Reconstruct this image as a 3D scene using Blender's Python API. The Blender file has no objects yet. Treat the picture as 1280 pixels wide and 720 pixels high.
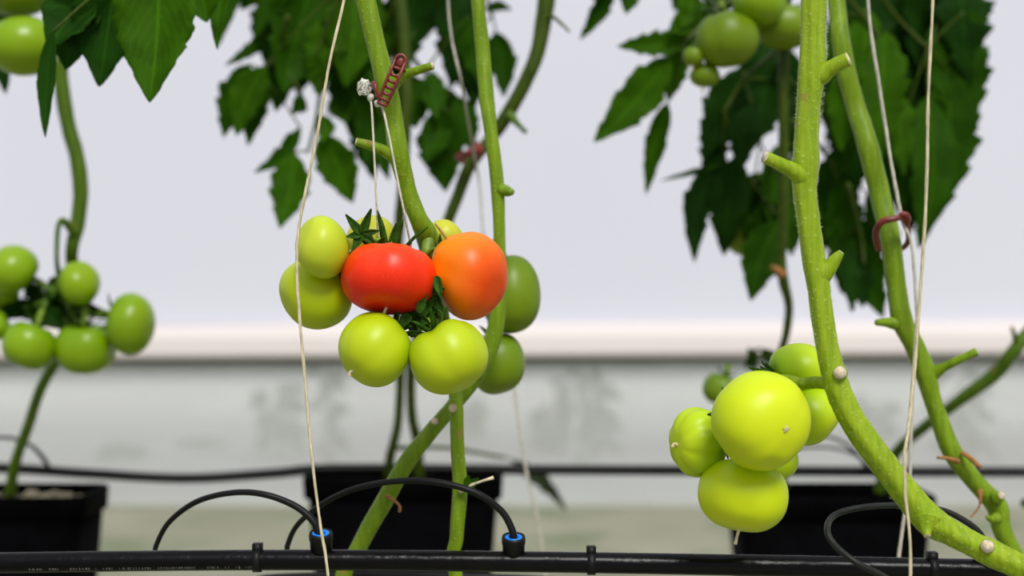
import bpy, math, random
from mathutils import Vector, Matrix, noise

R = random.Random(7)
SC = bpy.context.scene
COL = SC.collection
H = 0.49            # camera height above the floor the pots stand on
F = 1280 * 50 / 36  # focal length in pixels


def P(x, y, d):
    """point seen at pixel x, y when it stands d metres in front of the lens"""
    return Vector(((x - 640) / F * d, d, H - (y - 360) / F * d))


# ------------------------------------------------------------------ materials
def nmat(name):
    m = bpy.data.materials.new(name)
    m.use_nodes = True
    nt = m.node_tree
    b = nt.nodes['Principled BSDF']
    return m, nt, b


def N(nt, typ, **kw):
    n = nt.nodes.new(typ)
    for k, v in kw.items():
        if k in n.inputs.keys() if isinstance(k, str) else False:
            n.inputs[k].default_value = v
        else:
            setattr(n, k, v)
    return n


def setin(n, **kw):
    for k, v in kw.items():
        n.inputs[k.replace('_', ' ')].default_value = v


def c4(c):
    return (c[0], c[1], c[2], 1)


def mixcol(nt, fac, a, b):
    m = nt.nodes.new('ShaderNodeMix')
    m.data_type = 'RGBA'
    if hasattr(fac, 'links') or hasattr(fac, 'is_linked'):
        nt.links.new(fac, m.inputs[0])
    else:
        m.inputs[0].default_value = fac
    for s, i in ((a, 6), (b, 7)):
        if isinstance(s, (tuple, list)):
            m.inputs[i].default_value = c4(s)
        else:
            nt.links.new(s, m.inputs[i])
    return m.outputs[2]


def noise_fac(nt, scale, detail=3, lo=.4, hi=.6, vec=None, typ='ShaderNodeTexNoise'):
    t = nt.nodes.new(typ)
    t.inputs['Scale'].default_value = scale
    if 'Detail' in t.inputs:
        t.inputs['Detail'].default_value = detail
    if vec is None:
        tc = nt.nodes.new('ShaderNodeTexCoord')
        vec = tc.outputs['Object']
    nt.links.new(vec, t.inputs['Vector'])
    mr = nt.nodes.new('ShaderNodeMapRange')
    mr.inputs[1].default_value = lo
    mr.inputs[2].default_value = hi
    nt.links.new(t.outputs[0], mr.inputs[0])
    return mr.outputs[0]


def bump(nt, b, h, strength=.3, dist=.001):
    bp = nt.nodes.new('ShaderNodeBump')
    bp.inputs['Strength'].default_value = strength
    bp.inputs['Distance'].default_value = dist
    nt.links.new(h, bp.inputs['Height'])
    nt.links.new(bp.outputs[0], b.inputs['Normal'])


def plain(name, col, rough=.5, scale=60, var=.8, bmp=.15, dist=.001, spec=.5, coat=0):
    m, nt, b = nmat(name)
    f = noise_fac(nt, scale)
    nt.links.new(mixcol(nt, f, tuple(c * var for c in col), col), b.inputs['Base Color'])
    b.inputs['Roughness'].default_value = rough
    b.inputs['Specular IOR Level'].default_value = spec
    b.inputs['Coat Weight'].default_value = coat
    if bmp:
        bump(nt, b, noise_fac(nt, scale * 3), bmp, dist)
    return m


def tomato_mat(name, shoulder, body, tip, rough=.40, sss=.08, patch=None):
    m, nt, b = nmat(name)
    at = nt.nodes.new('ShaderNodeAttribute')
    at.attribute_name = 'axis'
    cr = nt.nodes.new('ShaderNodeValToRGB')
    e = cr.color_ramp.elements
    e[0].position = .12
    e[0].color = c4(shoulder)
    e[1].position = .95
    e[1].color = c4(tip)
    k = cr.color_ramp.elements.new(.5)
    k.color = c4(body)
    tc = nt.nodes.new('ShaderNodeTexCoord')
    nz = nt.nodes.new('ShaderNodeTexNoise')
    nz.inputs['Scale'].default_value = 22
    nz.inputs['Detail'].default_value = 1
    nt.links.new(tc.outputs['Object'], nz.inputs['Vector'])
    ad = nt.nodes.new('ShaderNodeMath')
    ad.operation = 'MULTIPLY_ADD'
    ad.inputs[1].default_value = .5
    nt.links.new(nz.outputs[0], ad.inputs[0])
    sb = nt.nodes.new('ShaderNodeMath')
    sb.operation = 'SUBTRACT'
    sb.inputs[1].default_value = .25
    nt.links.new(at.outputs['Fac'], sb.inputs[0])
    nt.links.new(sb.outputs[0], ad.inputs[2])
    nt.links.new(ad.outputs[0], cr.inputs[0])
    col = cr.outputs[0]
    # fine pale speckle of the skin
    sp = noise_fac(nt, 900, 1, .62, .75)
    mm = nt.nodes.new('ShaderNodeMath')
    mm.operation = 'MULTIPLY'
    mm.inputs[1].default_value = .05
    nt.links.new(sp, mm.inputs[0])
    col = mixcol(nt, mm.outputs[0], col, (.8, .8, .35))
    nt.links.new(col, b.inputs['Base Color'])
    setin(b, Roughness=rough)
    b.inputs['Subsurface Weight'].default_value = sss
    b.inputs['Subsurface Radius'].default_value = (1, .6, .1)
    b.inputs['Subsurface Scale'].default_value = .008
    b.inputs['Specular IOR Level'].default_value = .32
    bump(nt, b, noise_fac(nt, 45, 2), .12, .001)
    return m


def stem_mat(name, col, dark, pale, rough=.45):
    m, nt, b = nmat(name)
    tc = nt.nodes.new('ShaderNodeTexCoord')
    mp = nt.nodes.new('ShaderNodeMapping')
    mp.inputs['Scale'].default_value = (260, 260, 22)
    nt.links.new(tc.outputs['Object'], mp.inputs['Vector'])
    streak = noise_fac(nt, 1, 3, .35, .65, mp.outputs[0])
    c = mixcol(nt, streak, dark, col)
    vo = nt.nodes.new('ShaderNodeTexVoronoi')
    vo.inputs['Scale'].default_value = 230
    nt.links.new(tc.outputs['Object'], vo.inputs['Vector'])
    mr = nt.nodes.new('ShaderNodeMapRange')
    mr.inputs[1].default_value = .28
    mr.inputs[2].default_value = .1
    nt.links.new(vo.outputs['Distance'], mr.inputs[0])
    ms = nt.nodes.new('ShaderNodeMath')
    ms.operation = 'MULTIPLY'
    ms.inputs[1].default_value = .35
    nt.links.new(mr.outputs[0], ms.inputs[0])
    c = mixcol(nt, ms.outputs[0], c, pale)
    br = noise_fac(nt, 55, 2, .68, .78)
    c = mixcol(nt, br, c, (.3, .2, .05))
    nt.links.new(c, b.inputs['Base Color'])
    setin(b, Roughness=rough)
    b.inputs['Specular IOR Level'].default_value = .25
    b.inputs['Subsurface Weight'].default_value = .1
    b.inputs['Subsurface Radius'].default_value = (1, 1, .2)
    b.inputs['Subsurface Scale'].default_value = .004
    ad = nt.nodes.new('ShaderNodeMath')
    ad.operation = 'ADD'
    nt.links.new(mr.outputs[0], ad.inputs[0])
    nt.links.new(streak, ad.inputs[1])
    bump(nt, b, ad.outputs[0], .35, .0008)
    return m


def leaf_mat(name, col, trans, vein=None, mixf=.4):
    m, nt, b = nmat(name)
    uv = nt.nodes.new('ShaderNodeUVMap')
    sx = nt.nodes.new('ShaderNodeSeparateXYZ')
    nt.links.new(uv.outputs[0], sx.inputs[0])

    def mth(op, a, bb, c=None):
        n = nt.nodes.new('ShaderNodeMath')
        n.operation = op
        for i, v in enumerate((a, bb, c)):
            if v is None:
                continue
            if isinstance(v, (int, float)):
                n.inputs[i].default_value = v
            else:
                nt.links.new(v, n.inputs[i])
        return n.outputs[0]
    u, v = sx.outputs[0], sx.outputs[1]      # u across 0..1, v along 0..1
    a = mth('ABSOLUTE', mth('SUBTRACT', u, .5), None)
    mid = mth('LESS_THAN', a, .022)
    ph = mth('MULTIPLY_ADD', a, -9.0, mth('MULTIPLY', v, 9.0))
    fr = mth('ABSOLUTE', mth('SUBTRACT', mth('FRACT', ph, None), .5), None)
    side = mth('LESS_THAN', fr, .055)
    vn = mth('MAXIMUM', mid, mth('MULTIPLY', side, .6))
    f = noise_fac(nt, 35, 3)
    c = mixcol(nt, f, tuple(x * .7 for x in col), col)
    c = mixcol(nt, mth('MULTIPLY', vn, .45), c, vein or tuple(min(1, x * 2.2) for x in col))
    nt.links.new(c, b.inputs['Base Color'])
    setin(b, Roughness=.6)
    b.inputs['Specular IOR Level'].default_value = .06
    tr = nt.nodes.new('ShaderNodeBsdfTranslucent')
    tr.inputs[0].default_value = c4(trans)
    mx = nt.nodes.new('ShaderNodeMixShader')
    mx.inputs[0].default_value = mixf
    out = nt.nodes['Material Output']
    nt.links.new(b.outputs[0], mx.inputs[1])
    nt.links.new(tr.outputs[0], mx.inputs[2])
    nt.links.new(mx.outputs[0], out.inputs[0])
    hh = mth('ADD', mth('MULTIPLY', vn, -.6), f)
    bump(nt, b, hh, .4, .0015)
    return m


M = {}
M['tom_center'] = tomato_mat('green_tomato_skin', (.30, .43, .003), (.445, .565, .004), (.48, .58, .008))
M['tom_pale'] = tomato_mat('pale_green_tomato_skin', (.40, .51, .01), (.48, .60, .02), (.50, .58, .03))
M['tom_leafy'] = tomato_mat('leafy_green_tomato_skin', (.32, .48, .003), (.46, .58, .004), (.48, .58, .006))
M['tom_yellow'] = tomato_mat('yellowing_tomato_skin', (.52, .52, .02), (.55, .56, .03), (.5, .5, .03))
M['tom_bright'] = tomato_mat('bright_lime_tomato_skin', (.44, .62, .002), (.56, .69, .003), (.62, .71, .008), sss=.15)
M['tom_lime'] = tomato_mat('lime_tomato_skin', (.30, .52, .003), (.42, .60, .004), (.5, .64, .008))
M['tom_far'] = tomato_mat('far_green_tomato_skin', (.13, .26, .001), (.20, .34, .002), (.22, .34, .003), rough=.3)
M['tom_shade'] = tomato_mat('shaded_green_tomato_skin', (.085, .16, .002), (.14, .23, .002), (.17, .25, .003), rough=.4)  # for fruit in shade, with that shade put into a darker green
M['tom_red'] = tomato_mat('red_tomato_skin', (.86, .075, .002), (.88, .035, .001), (.80, .012, .001), rough=.38, sss=.08)
M['tom_orange'] = tomato_mat('orange_tomato_skin', (.88, .30, .001), (.87, .21, .001), (.80, .07, .001), rough=.40, sss=.08)
M['stem_bright'] = stem_mat('bright_stem', (.30, .41, .014), (.20, .31, .006), (.50, .57, .12))  # stem greens step darker towards the back, shade put into the colour
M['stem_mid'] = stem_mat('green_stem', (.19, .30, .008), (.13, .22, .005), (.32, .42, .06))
M['stem_half_shaded'] = stem_mat('half_shaded_green_stem', (.085, .16, .004), (.055, .11, .003), (.17, .25, .03))  # stems further back, some of their shade mixed into the green
M['stem_shaded'] = stem_mat('shaded_dark_stem', (.055, .09, .002), (.028, .05, .001), (.09, .13, .008))  # darkest rear stems, their shade painted into the base colour
M['calyx'] = plain('calyx_green', (.032, .09, .006), .65, 200, .6, spec=.12)
M['truss_green'] = plain('pedicel_green', (.20, .33, .015), .5, 150, .6)  # pedicels and truss stalks, a lighter green than the calyx
M['cut'] = plain('dried_cut', (.72, .60, .42), .8, 300, .6)
M['cutbrown'] = plain('brown_dried_tissue', (.36, .16, .04), .8, 300, .6)
M['scar'] = plain('pale_scar', (.78, .66, .45), .8, 300, .7)
M['hair'] = plain('pale_stem_hair', (.7, .75, .45), .5, 50, 1, 0)
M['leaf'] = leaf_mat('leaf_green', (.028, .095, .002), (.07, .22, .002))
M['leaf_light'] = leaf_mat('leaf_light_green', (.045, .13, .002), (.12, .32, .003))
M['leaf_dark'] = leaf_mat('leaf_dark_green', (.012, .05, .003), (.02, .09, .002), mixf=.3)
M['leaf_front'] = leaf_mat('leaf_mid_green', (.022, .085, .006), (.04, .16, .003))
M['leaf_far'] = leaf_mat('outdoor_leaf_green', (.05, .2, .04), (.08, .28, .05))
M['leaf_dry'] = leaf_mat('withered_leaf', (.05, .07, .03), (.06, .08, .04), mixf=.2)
M['clip'] = plain('red_brown_clip_plastic', (.19, .02, .012), .4, 80, .7)
M['pipe'] = plain('black_polyethylene', (.0025, .002, .003), .27, 25, .6, .12, .002, .17)
M['tube'] = plain('black_soft_tube', (.004, .004, .004), .5, 60, .7, .1, .001, .25)
M['tubegrey'] = plain('dusty_black_tube', (.012, .014, .011), .5, 60, .5, .1, .001, .3)
M['blue'] = plain('blue_ring_plastic', (.0, .22, .85), .35, 80, .9, 0)
M['pot'] = plain('black_pot_plastic', (.0015, .0015, .002), .7, 30, .6, .1, .001, .02)
M['print'] = plain('pale_print', (.16, .15, .13), .6, 200, .4, 0)
M['stone'] = plain('pale_substrate_stone', (.5, .42, .28), .9, 90, .6, .5)
M['soil'] = plain('dark_substrate', (.06, .045, .03), .95, 120, .3, .8, .004)
M['tape'] = plain('milky_twine_fibre', (.75, .72, .62), .4, 400, .75, .6)


def twine_mat(name, col):
    m, nt, b = nmat(name)
    tc = nt.nodes.new('ShaderNodeTexCoord')
    mp = nt.nodes.new('ShaderNodeMapping')
    mp.inputs['Scale'].default_value = (900, 900, 120)
    nt.links.new(tc.outputs['Object'], mp.inputs['Vector'])
    f = noise_fac(nt, 1, 2, .35, .65, mp.outputs[0])
    nt.links.new(mixcol(nt, f, tuple(c * .6 for c in col), col), b.inputs['Base Color'])
    setin(b, Roughness=.8)
    bump(nt, b, f, .5, .0004)
    return m


M['twine'] = twine_mat('jute_twine', (.72, .62, .40))
M['twine_white'] = twine_mat('white_twine', (.8, .76, .58))
M['twine_grey'] = twine_mat('grey_twine', (.6, .56, .46))


def wall_mat():
    m, nt, b = nmat('white_wall_sheet')
    f = noise_fac(nt, 1.3, 2, .3, .7)
    nt.links.new(mixcol(nt, f, (.645, .65, .725), (.66, .66, .735)), b.inputs['Base Color'])
    setin(b, Roughness=.7)
    b.inputs['Specular IOR Level'].default_value = .2
    return m


M['wall'] = wall_mat()
M['ledge'] = plain('cream_ledge', (.66, .60, .575), .6, 4, .97, 0)
M['seam'] = plain('brown_grey_seam', (.13, .11, .08), .6, 10, .8, 0)
M['channel'] = plain('grey_green_channel', (.36, .39, .36), .5, 6, .9, 0)
def floor_mat():
    m, nt, b = nmat('mottled_sage_ground_sheet')
    f = noise_fac(nt, 2.2, 4, .35, .62)
    c = mixcol(nt, f, (.185, .19, .11), (.28, .27, .19))
    c = mixcol(nt, noise_fac(nt, 5, 3, .52, .66), c, (.14, .17, .08))
    nt.links.new(c, b.inputs['Base Color'])
    setin(b, Roughness=.45)
    return m


M['floor'] = floor_mat()
M['ground'] = plain('pale_outdoor_gravel', (.74, .74, .72), .9, 6, .85, .3)


def film_mat():
    m, nt, b = nmat('milky_film')
    nt.nodes.remove(b)
    out = nt.nodes['Material Output']
    df = nt.nodes.new('ShaderNodeBsdfDiffuse')
    tl = nt.nodes.new('ShaderNodeBsdfTranslucent')
    tp = nt.nodes.new('ShaderNodeBsdfTransparent')
    gl = nt.nodes.new('ShaderNodeBsdfGlossy')
    tc = nt.nodes.new('ShaderNodeTexCoord')
    mp = nt.nodes.new('ShaderNodeMapping')
    mp.inputs['Scale'].default_value = (.8, 1, 7)
    nt.links.new(tc.outputs['Object'], mp.inputs['Vector'])
    f = noise_fac(nt, 1.6, 2, .3, .7, mp.outputs[0])
    c = mixcol(nt, f, (.66, .645, .63), (.74, .75, .73))
    nt.links.new(c, df.inputs[0])
    nt.links.new(c, tl.inputs[0])
    tp.inputs[0].default_value = (.97, .98, .97, 1)
    gl.inputs[0].default_value = (.9, .9, .9, 1)
    gl.inputs['Roughness'].default_value = .25

    def mix(fac, a, bb):
        x = nt.nodes.new('ShaderNodeMixShader')
        x.inputs[0].default_value = fac
        nt.links.new(a, x.inputs[1])
        nt.links.new(bb, x.inputs[2])
        return x.outputs[0]
    s = mix(.3, df.outputs[0], tl.outputs[0])
    s = mix(.52, s, tp.outputs[0])
    s = mix(.05, s, gl.outputs[0])
    nt.links.new(s, out.inputs[0])
    return m


M['film'] = film_mat()


# ------------------------------------------------------------------ mesh helpers
class G:
    def __init__(s):
        s.v, s.f, s.mi, s.uv, s.at = [], [], [], {}, None

    def add(s, verts, faces, mi=0, uvs=None):
        o = len(s.v)
        s.v += [Vector(p) for p in verts]
        for f in faces:
            s.f.append([i + o for i in f])
            s.mi.append(mi)
        if uvs:
            for i, u in enumerate(uvs):
                s.uv[o + i] = u
        return o


def root_loc(p):
    while p is not None and p.parent is not None:
        p = p.parent
    return Vector(p.location) if p is not None else Vector((0, 0, 0))


def build(name, g, mats, parent=None, smooth=True, origin=None, thick=0, sub=0, attr=None):
    me = bpy.data.meshes.new(name)
    if parent is not None:
        org = root_loc(parent)
    else:
        org = Vector(origin) if origin is not None else Vector((0, 0, 0))
    me.from_pydata([tuple(v - org) for v in g.v], [], g.f)
    for m in (mats if isinstance(mats, (list, tuple)) else [mats]):
        me.materials.append(m)
    for p, mi in zip(me.polygons, g.mi):
        p.material_index = mi
        p.use_smooth = smooth
    if g.uv:
        uvl = me.uv_layers.new(name='UVMap')
        for l in me.loops:
            uvl.data[l.index].uv = g.uv.get(l.vertex_index, (0, 0))
    if attr:
        a = me.attributes.new('axis', 'FLOAT', 'POINT')
        for i, x in enumerate(attr):
            a.data[i].value = x
    me.update()
    o = bpy.data.objects.new(name, me)
    COL.objects.link(o)
    if parent is not None:
        o.parent = parent
    else:
        o.location = org
    if thick:
        s = o.modifiers.new('thickness', 'SOLIDIFY')
        s.thickness = thick
        s.offset = 0
    if sub:
        s = o.modifiers.new('smooth', 'SUBSURF')
        s.levels = s.render_levels = sub
    return o


def thing(name, loc, label, cat, group=None):
    o = bpy.data.objects.new(name, None)
    COL.objects.link(o)
    o.location = loc
    o.empty_display_size = .02
    return tag(o, label, cat, group)


def tag(o, label, cat, group=None, kind=None):
    o['label'] = label
    o['category'] = cat
    if group:
        o['group'] = group
    if kind:
        o['kind'] = kind
    return o


def catmull(pts, n):
    """pts: list of tuples (Vector, r). n samples per span"""
    out = []
    m = len(pts)
    for i in range(m - 1):
        p0 = pts[max(i - 1, 0)]
        p1, p2 = pts[i], pts[i + 1]
        p3 = pts[min(i + 2, m - 1)]
        for k in range(n):
            t = k / n
            a = [.5 * (2 * p1[j] + (p2[j] - p0[j]) * t + (2 * p0[j] - 5 * p1[j] + 4 * p2[j] - p3[j]) * t * t +
                       (3 * p1[j] - p0[j] - 3 * p2[j] + p3[j]) * t ** 3) for j in (0, 1)]
            out.append((a[0], a[1]))
    out.append(pts[-1])
    return out


def tube(g, pts, seg=14, n=8, cap=True, mi=0, capmi=None, rough=0, ridges=0, nodes=(), flat=None):
    path = catmull([(Vector(p), r) for p, r in pts], n)
    ps = [p for p, _ in path]
    up = Vector((0, -1, 0))
    rings, prevn = [], None
    for i, (p, r) in enumerate(path):
        t = (ps[min(i + 1, len(ps) - 1)] - ps[max(i - 1, 0)])
        if t.length < 1e-9:
            t = Vector((0, 0, 1))
        t.normalize()
        if prevn is None:
            a = up - t * up.dot(t)
            if a.length < .1:
                a = Vector((1, 0, 0)) - t * t.x
            a.normalize()
        else:
            a = prevn - t * prevn.dot(t)
            a.normalize()
        prevn = a
        b = t.cross(a)
        ring = []
        for k in range(seg):
            th = 2 * math.pi * k / seg
            rr = r
            if ridges:
                rr *= 1 + ridges * math.cos(5 * th + i * .02)
            q = p + (a * math.cos(th) + b * math.sin(th)) * rr
            if rough:
                rr2 = rr * (1 + rough * .7 * noise.noise(q * 60) + rough * .4 * noise.noise(q * 260))
                q = p + (a * math.cos(th) + b * math.sin(th)) * rr2
            ring.append(q)
        rings.append(ring)
    verts = [q for ring in rings for q in ring]
    faces = []
    for i in range(len(rings) - 1):
        for k in range(seg):
            k2 = (k + 1) % seg
            faces.append((i * seg + k, i * seg + k2, (i + 1) * seg + k2, (i + 1) * seg + k))
    o = g.add(verts, faces, mi)
    if cap:
        cm = mi if capmi is None else capmi
        e = len(verts) - seg
        g.f.append([o + k for k in reversed(range(seg))])
        g.mi.append(mi)
        # end cap, slightly domed
        path_end = ps[-1] + (ps[-1] - ps[-2]).normalized() * path[-1][1] * .15
        ci = g.add([path_end], [])
        for k in range(seg):
            g.f.append([o + e + k, o + e + (k + 1) % seg, ci])
            g.mi.append(cm)


def PT(lst):
    """(px, py, D, radius in px) -> tube points"""
    return [(P(x, y, d), r / F * d) for x, y, d, r in lst]


def box(g, lo, hi, mi=0):
    x0, y0, z0 = lo
    x1, y1, z1 = hi
    v = [(x0, y0, z0), (x1, y0, z0), (x1, y1, z0), (x0, y1, z0), (x0, y0, z1), (x1, y0, z1), (x1, y1, z1), (x0, y1, z1)]
    g.add(v, [(0, 3, 2, 1), (4, 5, 6, 7), (0, 1, 5, 4), (1, 2, 6, 5), (2, 3, 7, 6), (3, 0, 4, 7)], mi)


def blob(g, c, r, mi=0, seed=0, amp=.25, seg=10, sc=(1, 1, 1)):
    verts, faces = [], []
    c = Vector(c)
    rows = seg // 2 + 1
    for i in range(rows + 1):
        th = math.pi * i / rows
        for k in range(seg):
            ph = 2 * math.pi * k / seg
            d = Vector((math.sin(th) * math.cos(ph), math.sin(th) * math.sin(ph), math.cos(th)))
            q = r * (1 + amp * noise.noise(d * 1.7 + Vector((seed, seed * 2.1, 0))))
            verts.append(c + Vector((d.x * q * sc[0], d.y * q * sc[1], d.z * q * sc[2])))
    for i in range(rows):
        for k in range(seg):
            k2 = (k + 1) % seg
            faces.append((i * seg + k, (i + 1) * seg + k, (i + 1) * seg + k2, i * seg + k2))
    g.add(verts, faces, mi)


# ------------------------------------------------------------------ tomatoes
def tomato(px, py, w, h, D, mat, label, group, stem=(0, .5, 1), ribs=5, ribamp=.035, dimple=.16, egg=0, polar=.86,
           calyx=None, style=None, scar=False, seed=0, ped=None, calyxmat='calyx', sep=6, seplen=.62, pedlen=.35, tipdimple=.03, creases=0, sq=.86, dents=()):
    """stem: direction the stem end points to as (right, up, away). w, h in pixels."""
    r = R.__class__(seed)
    c = P(px, py, D)
    sd = Vector((stem[0], stem[2], stem[1])).normalized()
    q = sd.to_track_quat('Z', 'Y').to_matrix()
    NU, NV = 44, 72
    ph0 = r.uniform(0, 6.28)
    amps = [r.uniform(.5, 1.4) for _ in range(ribs)]

    def surf(th, ph):
        a = (ph / (2 * math.pi) * ribs) % ribs
        i = int(a)
        fr = a - i
        am = amps[i] * (1 - fr) + amps[(i + 1) % ribs] * fr
        f = .45 + .9 * math.exp(-(th / 1.15) ** 2) + .35 * math.exp(-((math.pi - th) / .6) ** 2)
        groove = (abs(math.cos(a * math.pi)) ** 5)
        rad = 1 - ribamp * am * f * (groove * 1.6 - .3)
        x = max(math.sin(th), 1e-6) ** sq * rad
        cz = math.cos(th)
        z = math.copysign(abs(cz) ** .93, cz)
        z = z * polar * (1 - egg * (z > 0) * 0) - dimple * math.exp(-(th / .42) ** 2) * (1 + .25 * groove)
        z += tipdimple * math.exp(-((math.pi - th) / .25) ** 2)
        if egg:
            x *= 1 + egg * math.cos(th)
        if creases:
            z -= creases * math.exp(-(th / .8) ** 2) * groove
        return Vector((x * math.cos(ph + ph0), x * math.sin(ph + ph0), z))
    unit, axis = [], []
    for i in range(NU + 1):
        th = math.pi * i / NU
        for k in range(NV):
            v = q @ surf(max(th, .0005), 2 * math.pi * k / NV)
            vn = v.normalized()
            for dx, dz_, dy, dep_, wid in dents:
                dd = Vector((dx, -dy, dz_)).normalized()
                v = v * (1 - dep_ * math.exp(-(vn.angle(dd) / wid) ** 2))
            unit.append(v)
            axis.append(i / NU)
    lo = [min(v[j] for v in unit) for j in range(3)]
    hi = [max(v[j] for v in unit) for j in range(3)]
    W, HH = w / F * D, h / F * D
    dep = (W + HH) / 2 * (hi[1] - lo[1]) / ((hi[0] - lo[0] + hi[2] - lo[2]) / 2)
    S = [W / (hi[0] - lo[0]), dep / (hi[1] - lo[1]), HH / (hi[2] - lo[2])]
    mid = [(lo[j] + hi[j]) / 2 for j in range(3)]

    def T(v):
        return c + Vector([(v[j] - mid[j]) * S[j] for j in range(3)])

    def TL(v):  # local (unit, stem up) -> world
        return T(q @ Vector(v))
    g = G()
    faces = []
    for i in range(NU):
        for k in range(NV):
            k2 = (k + 1) % NV
            faces.append((i * NV + k, (i + 1) * NV + k, (i + 1) * NV + k2, i * NV + k2))
    g.add([T(v) for v in unit], faces)
    root = thing('tomato', c, label, 'tomato', group)
    build('fruit', g, M[mat], root, attr=axis)
    z0 = polar - dimple
    if calyx != False:
        g = G()
        for k in range(sep):
            a = 2 * math.pi * k / sep + r.uniform(-.2, .2)
            L = seplen * r.uniform(.8, 1.15)
            lift = r.uniform(.0, .28) if calyx is None else calyx * r.uniform(.7, 1.3)
            n = 8
            vs, fs = [], []
            for i in range(n + 1):
                t = i / n
                rad = .06 + L * t
                zz = z0 + .05 + dimple * min(1, rad / .45) ** 2 * .9 + lift * t ** 1.6 - .10 * max(0, rad - .45)
                wd = .085 * math.sin(math.pi * min(1, .12 + t * .88)) ** .7 * (1 - t * .25) + .003
                cr = Vector((math.cos(a), math.sin(a), 0))
                sd2 = Vector((-math.sin(a), math.cos(a), 0))
                for s in (-1, 0, 1):
                    p = cr * rad + sd2 * wd * s + Vector((0, 0, zz + (.03 if s == 0 else 0) * -1))
                    vs.append(TL(p))
            for i in range(n):
                for s in (0, 1):
                    fs.append((i * 3 + s, i * 3 + s + 1, i * 3 + 4 + s, i * 3 + 3 + s))
            g.add(vs, fs)
        build('calyx', g, M[calyxmat], root, thick=.0007)
        # pedicel, with its knuckle, running from the fruit to the truss
        g = G()
        p0, p1 = TL((0, 0, z0 - .03)), TL((0, 0, z0 + .28))
        rr = .0022 * D if w > 40 else .0015
        if ped is not None:
            e = P(*ped)
            tube(g, [(p0, rr * 1.2), (p1, rr), (p1.lerp(e, .45), rr * 1.5), (p1.lerp(e, .6), rr), (e, rr * 1.1)], 10, 5)
        else:
            p2 = TL((0.05, .03, z0 + pedlen + .3))
            tube(g, [(p0, rr * 1.2), (p1, rr), (p2, rr * 1.1)], 10, 5)
        build('pedicel', g, M['truss_green'], root)
    if style:
        g = G()
        tp = (0, 0, -polar + tipdimple + .02)
        b0 = TL(tp)
        b1 = TL((0.02, 0.03, -polar - style * .5))
        b2 = TL((.06 + .06 * style, -.05, -polar - style))
        tube(g, [(b0, .0012), (b1, .0009), (b2, .0013)], 8, 5)
        build('dried_style', g, M['scar'], root)
    if scar:
        g = G()
        vs, fs = [], []
        n = 5
        for k in range(n):
            a = 2 * math.pi * k / n + .3
            L = .10 * r.uniform(.6, 1.2)
            d = Vector((math.cos(a), math.sin(a), 0))
            s2 = Vector((-math.sin(a), math.cos(a), 0))
            zt = -polar + tipdimple - .012
            o = len(vs)
            vs += [TL(Vector((0, 0, zt + .0)) - s2 * .022), TL(Vector((0, 0, zt)) + s2 * .022), TL(d * L + Vector((0, 0, zt + .003)))]
            fs += [(o, o + 1, o + 2)]
        g.add(vs, fs)
        build('blossom_scar', g, M['scar'], root, thick=.0006)
    return root


# ------------------------------------------------------------------ leaves
def leaflet(g, b, t, wpx, D0, D1=None, roll=0, bow=.08, fold=.25, teeth=.22, nt=5, side=0, seed=0, mi=0, shape=.8, ripple=.05):
    """blade from pixel b to pixel t"""
    D1 = D1 if D1 is not None else D0
    r = random.Random(seed)
    p0, p1 = P(b[0], b[1], D0), P(t[0], t[1], D1)
    ax = p1 - p0
    L = ax.length
    u = ax.normalized()
    s = u.cross(Vector((0, 1, 0))).normalized()
    s = Matrix.Rotation(roll, 3, u) @ s
    n = s.cross(u).normalized()
    W = wpx / F * D0 / max(.35, abs(math.cos(roll))) * WM[0]
    NT, NS = 40, 8
    ph = [r.uniform(0, 1) for _ in range(2)]
    vs, uvs = [], []
    for i in range(NT + 1):
        tt = i / NT
        cpos = p0 + ax * tt + n * (bow * L * math.sin(math.pi * tt)) + s * (side / F * D0 * math.sin(math.pi * tt))
        base = (math.sin(math.pi * tt ** shape) ** .78) if 0 < tt < 1 else 0
        base = base * (1 - .25 * tt) * 1.08
        for k in range(-NS // 2, NS // 2 + 1):
            f = k / (NS / 2)
            sg = 0 if f < 0 else 1
            saw = ((tt * nt + ph[sg]) % 1.0)
            saw = 1 - saw                  # lobes pointing at the tip
            small = ((tt * nt * 2.6 + ph[sg]) % 1.0)
            ww = W * base * (1 - teeth * (1 - saw) - teeth * .35 * small) + .0002
            x = f * ww
            z = -fold * abs(x) + ripple * W * math.sin(tt * 17 + k * .6 + seed) * abs(f) - bow * 1.2 * abs(f) ** 2 * W
            vs.append(cpos + s * x + n * z + u * (abs(f) * ww * .25 * math.cos(math.pi * tt * .8)))
            uvs.append((f * .5 + .5, tt))
    fs = []
    for i in range(NT):
        for k in range(NS):
            a = i * (NS + 1) + k
            fs.append((a, a + 1, a + NS + 2, a + NS + 1))
    g.add(vs, fs, mi, uvs)


BACK = []
_ls = [100]
WM = [.62]


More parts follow.
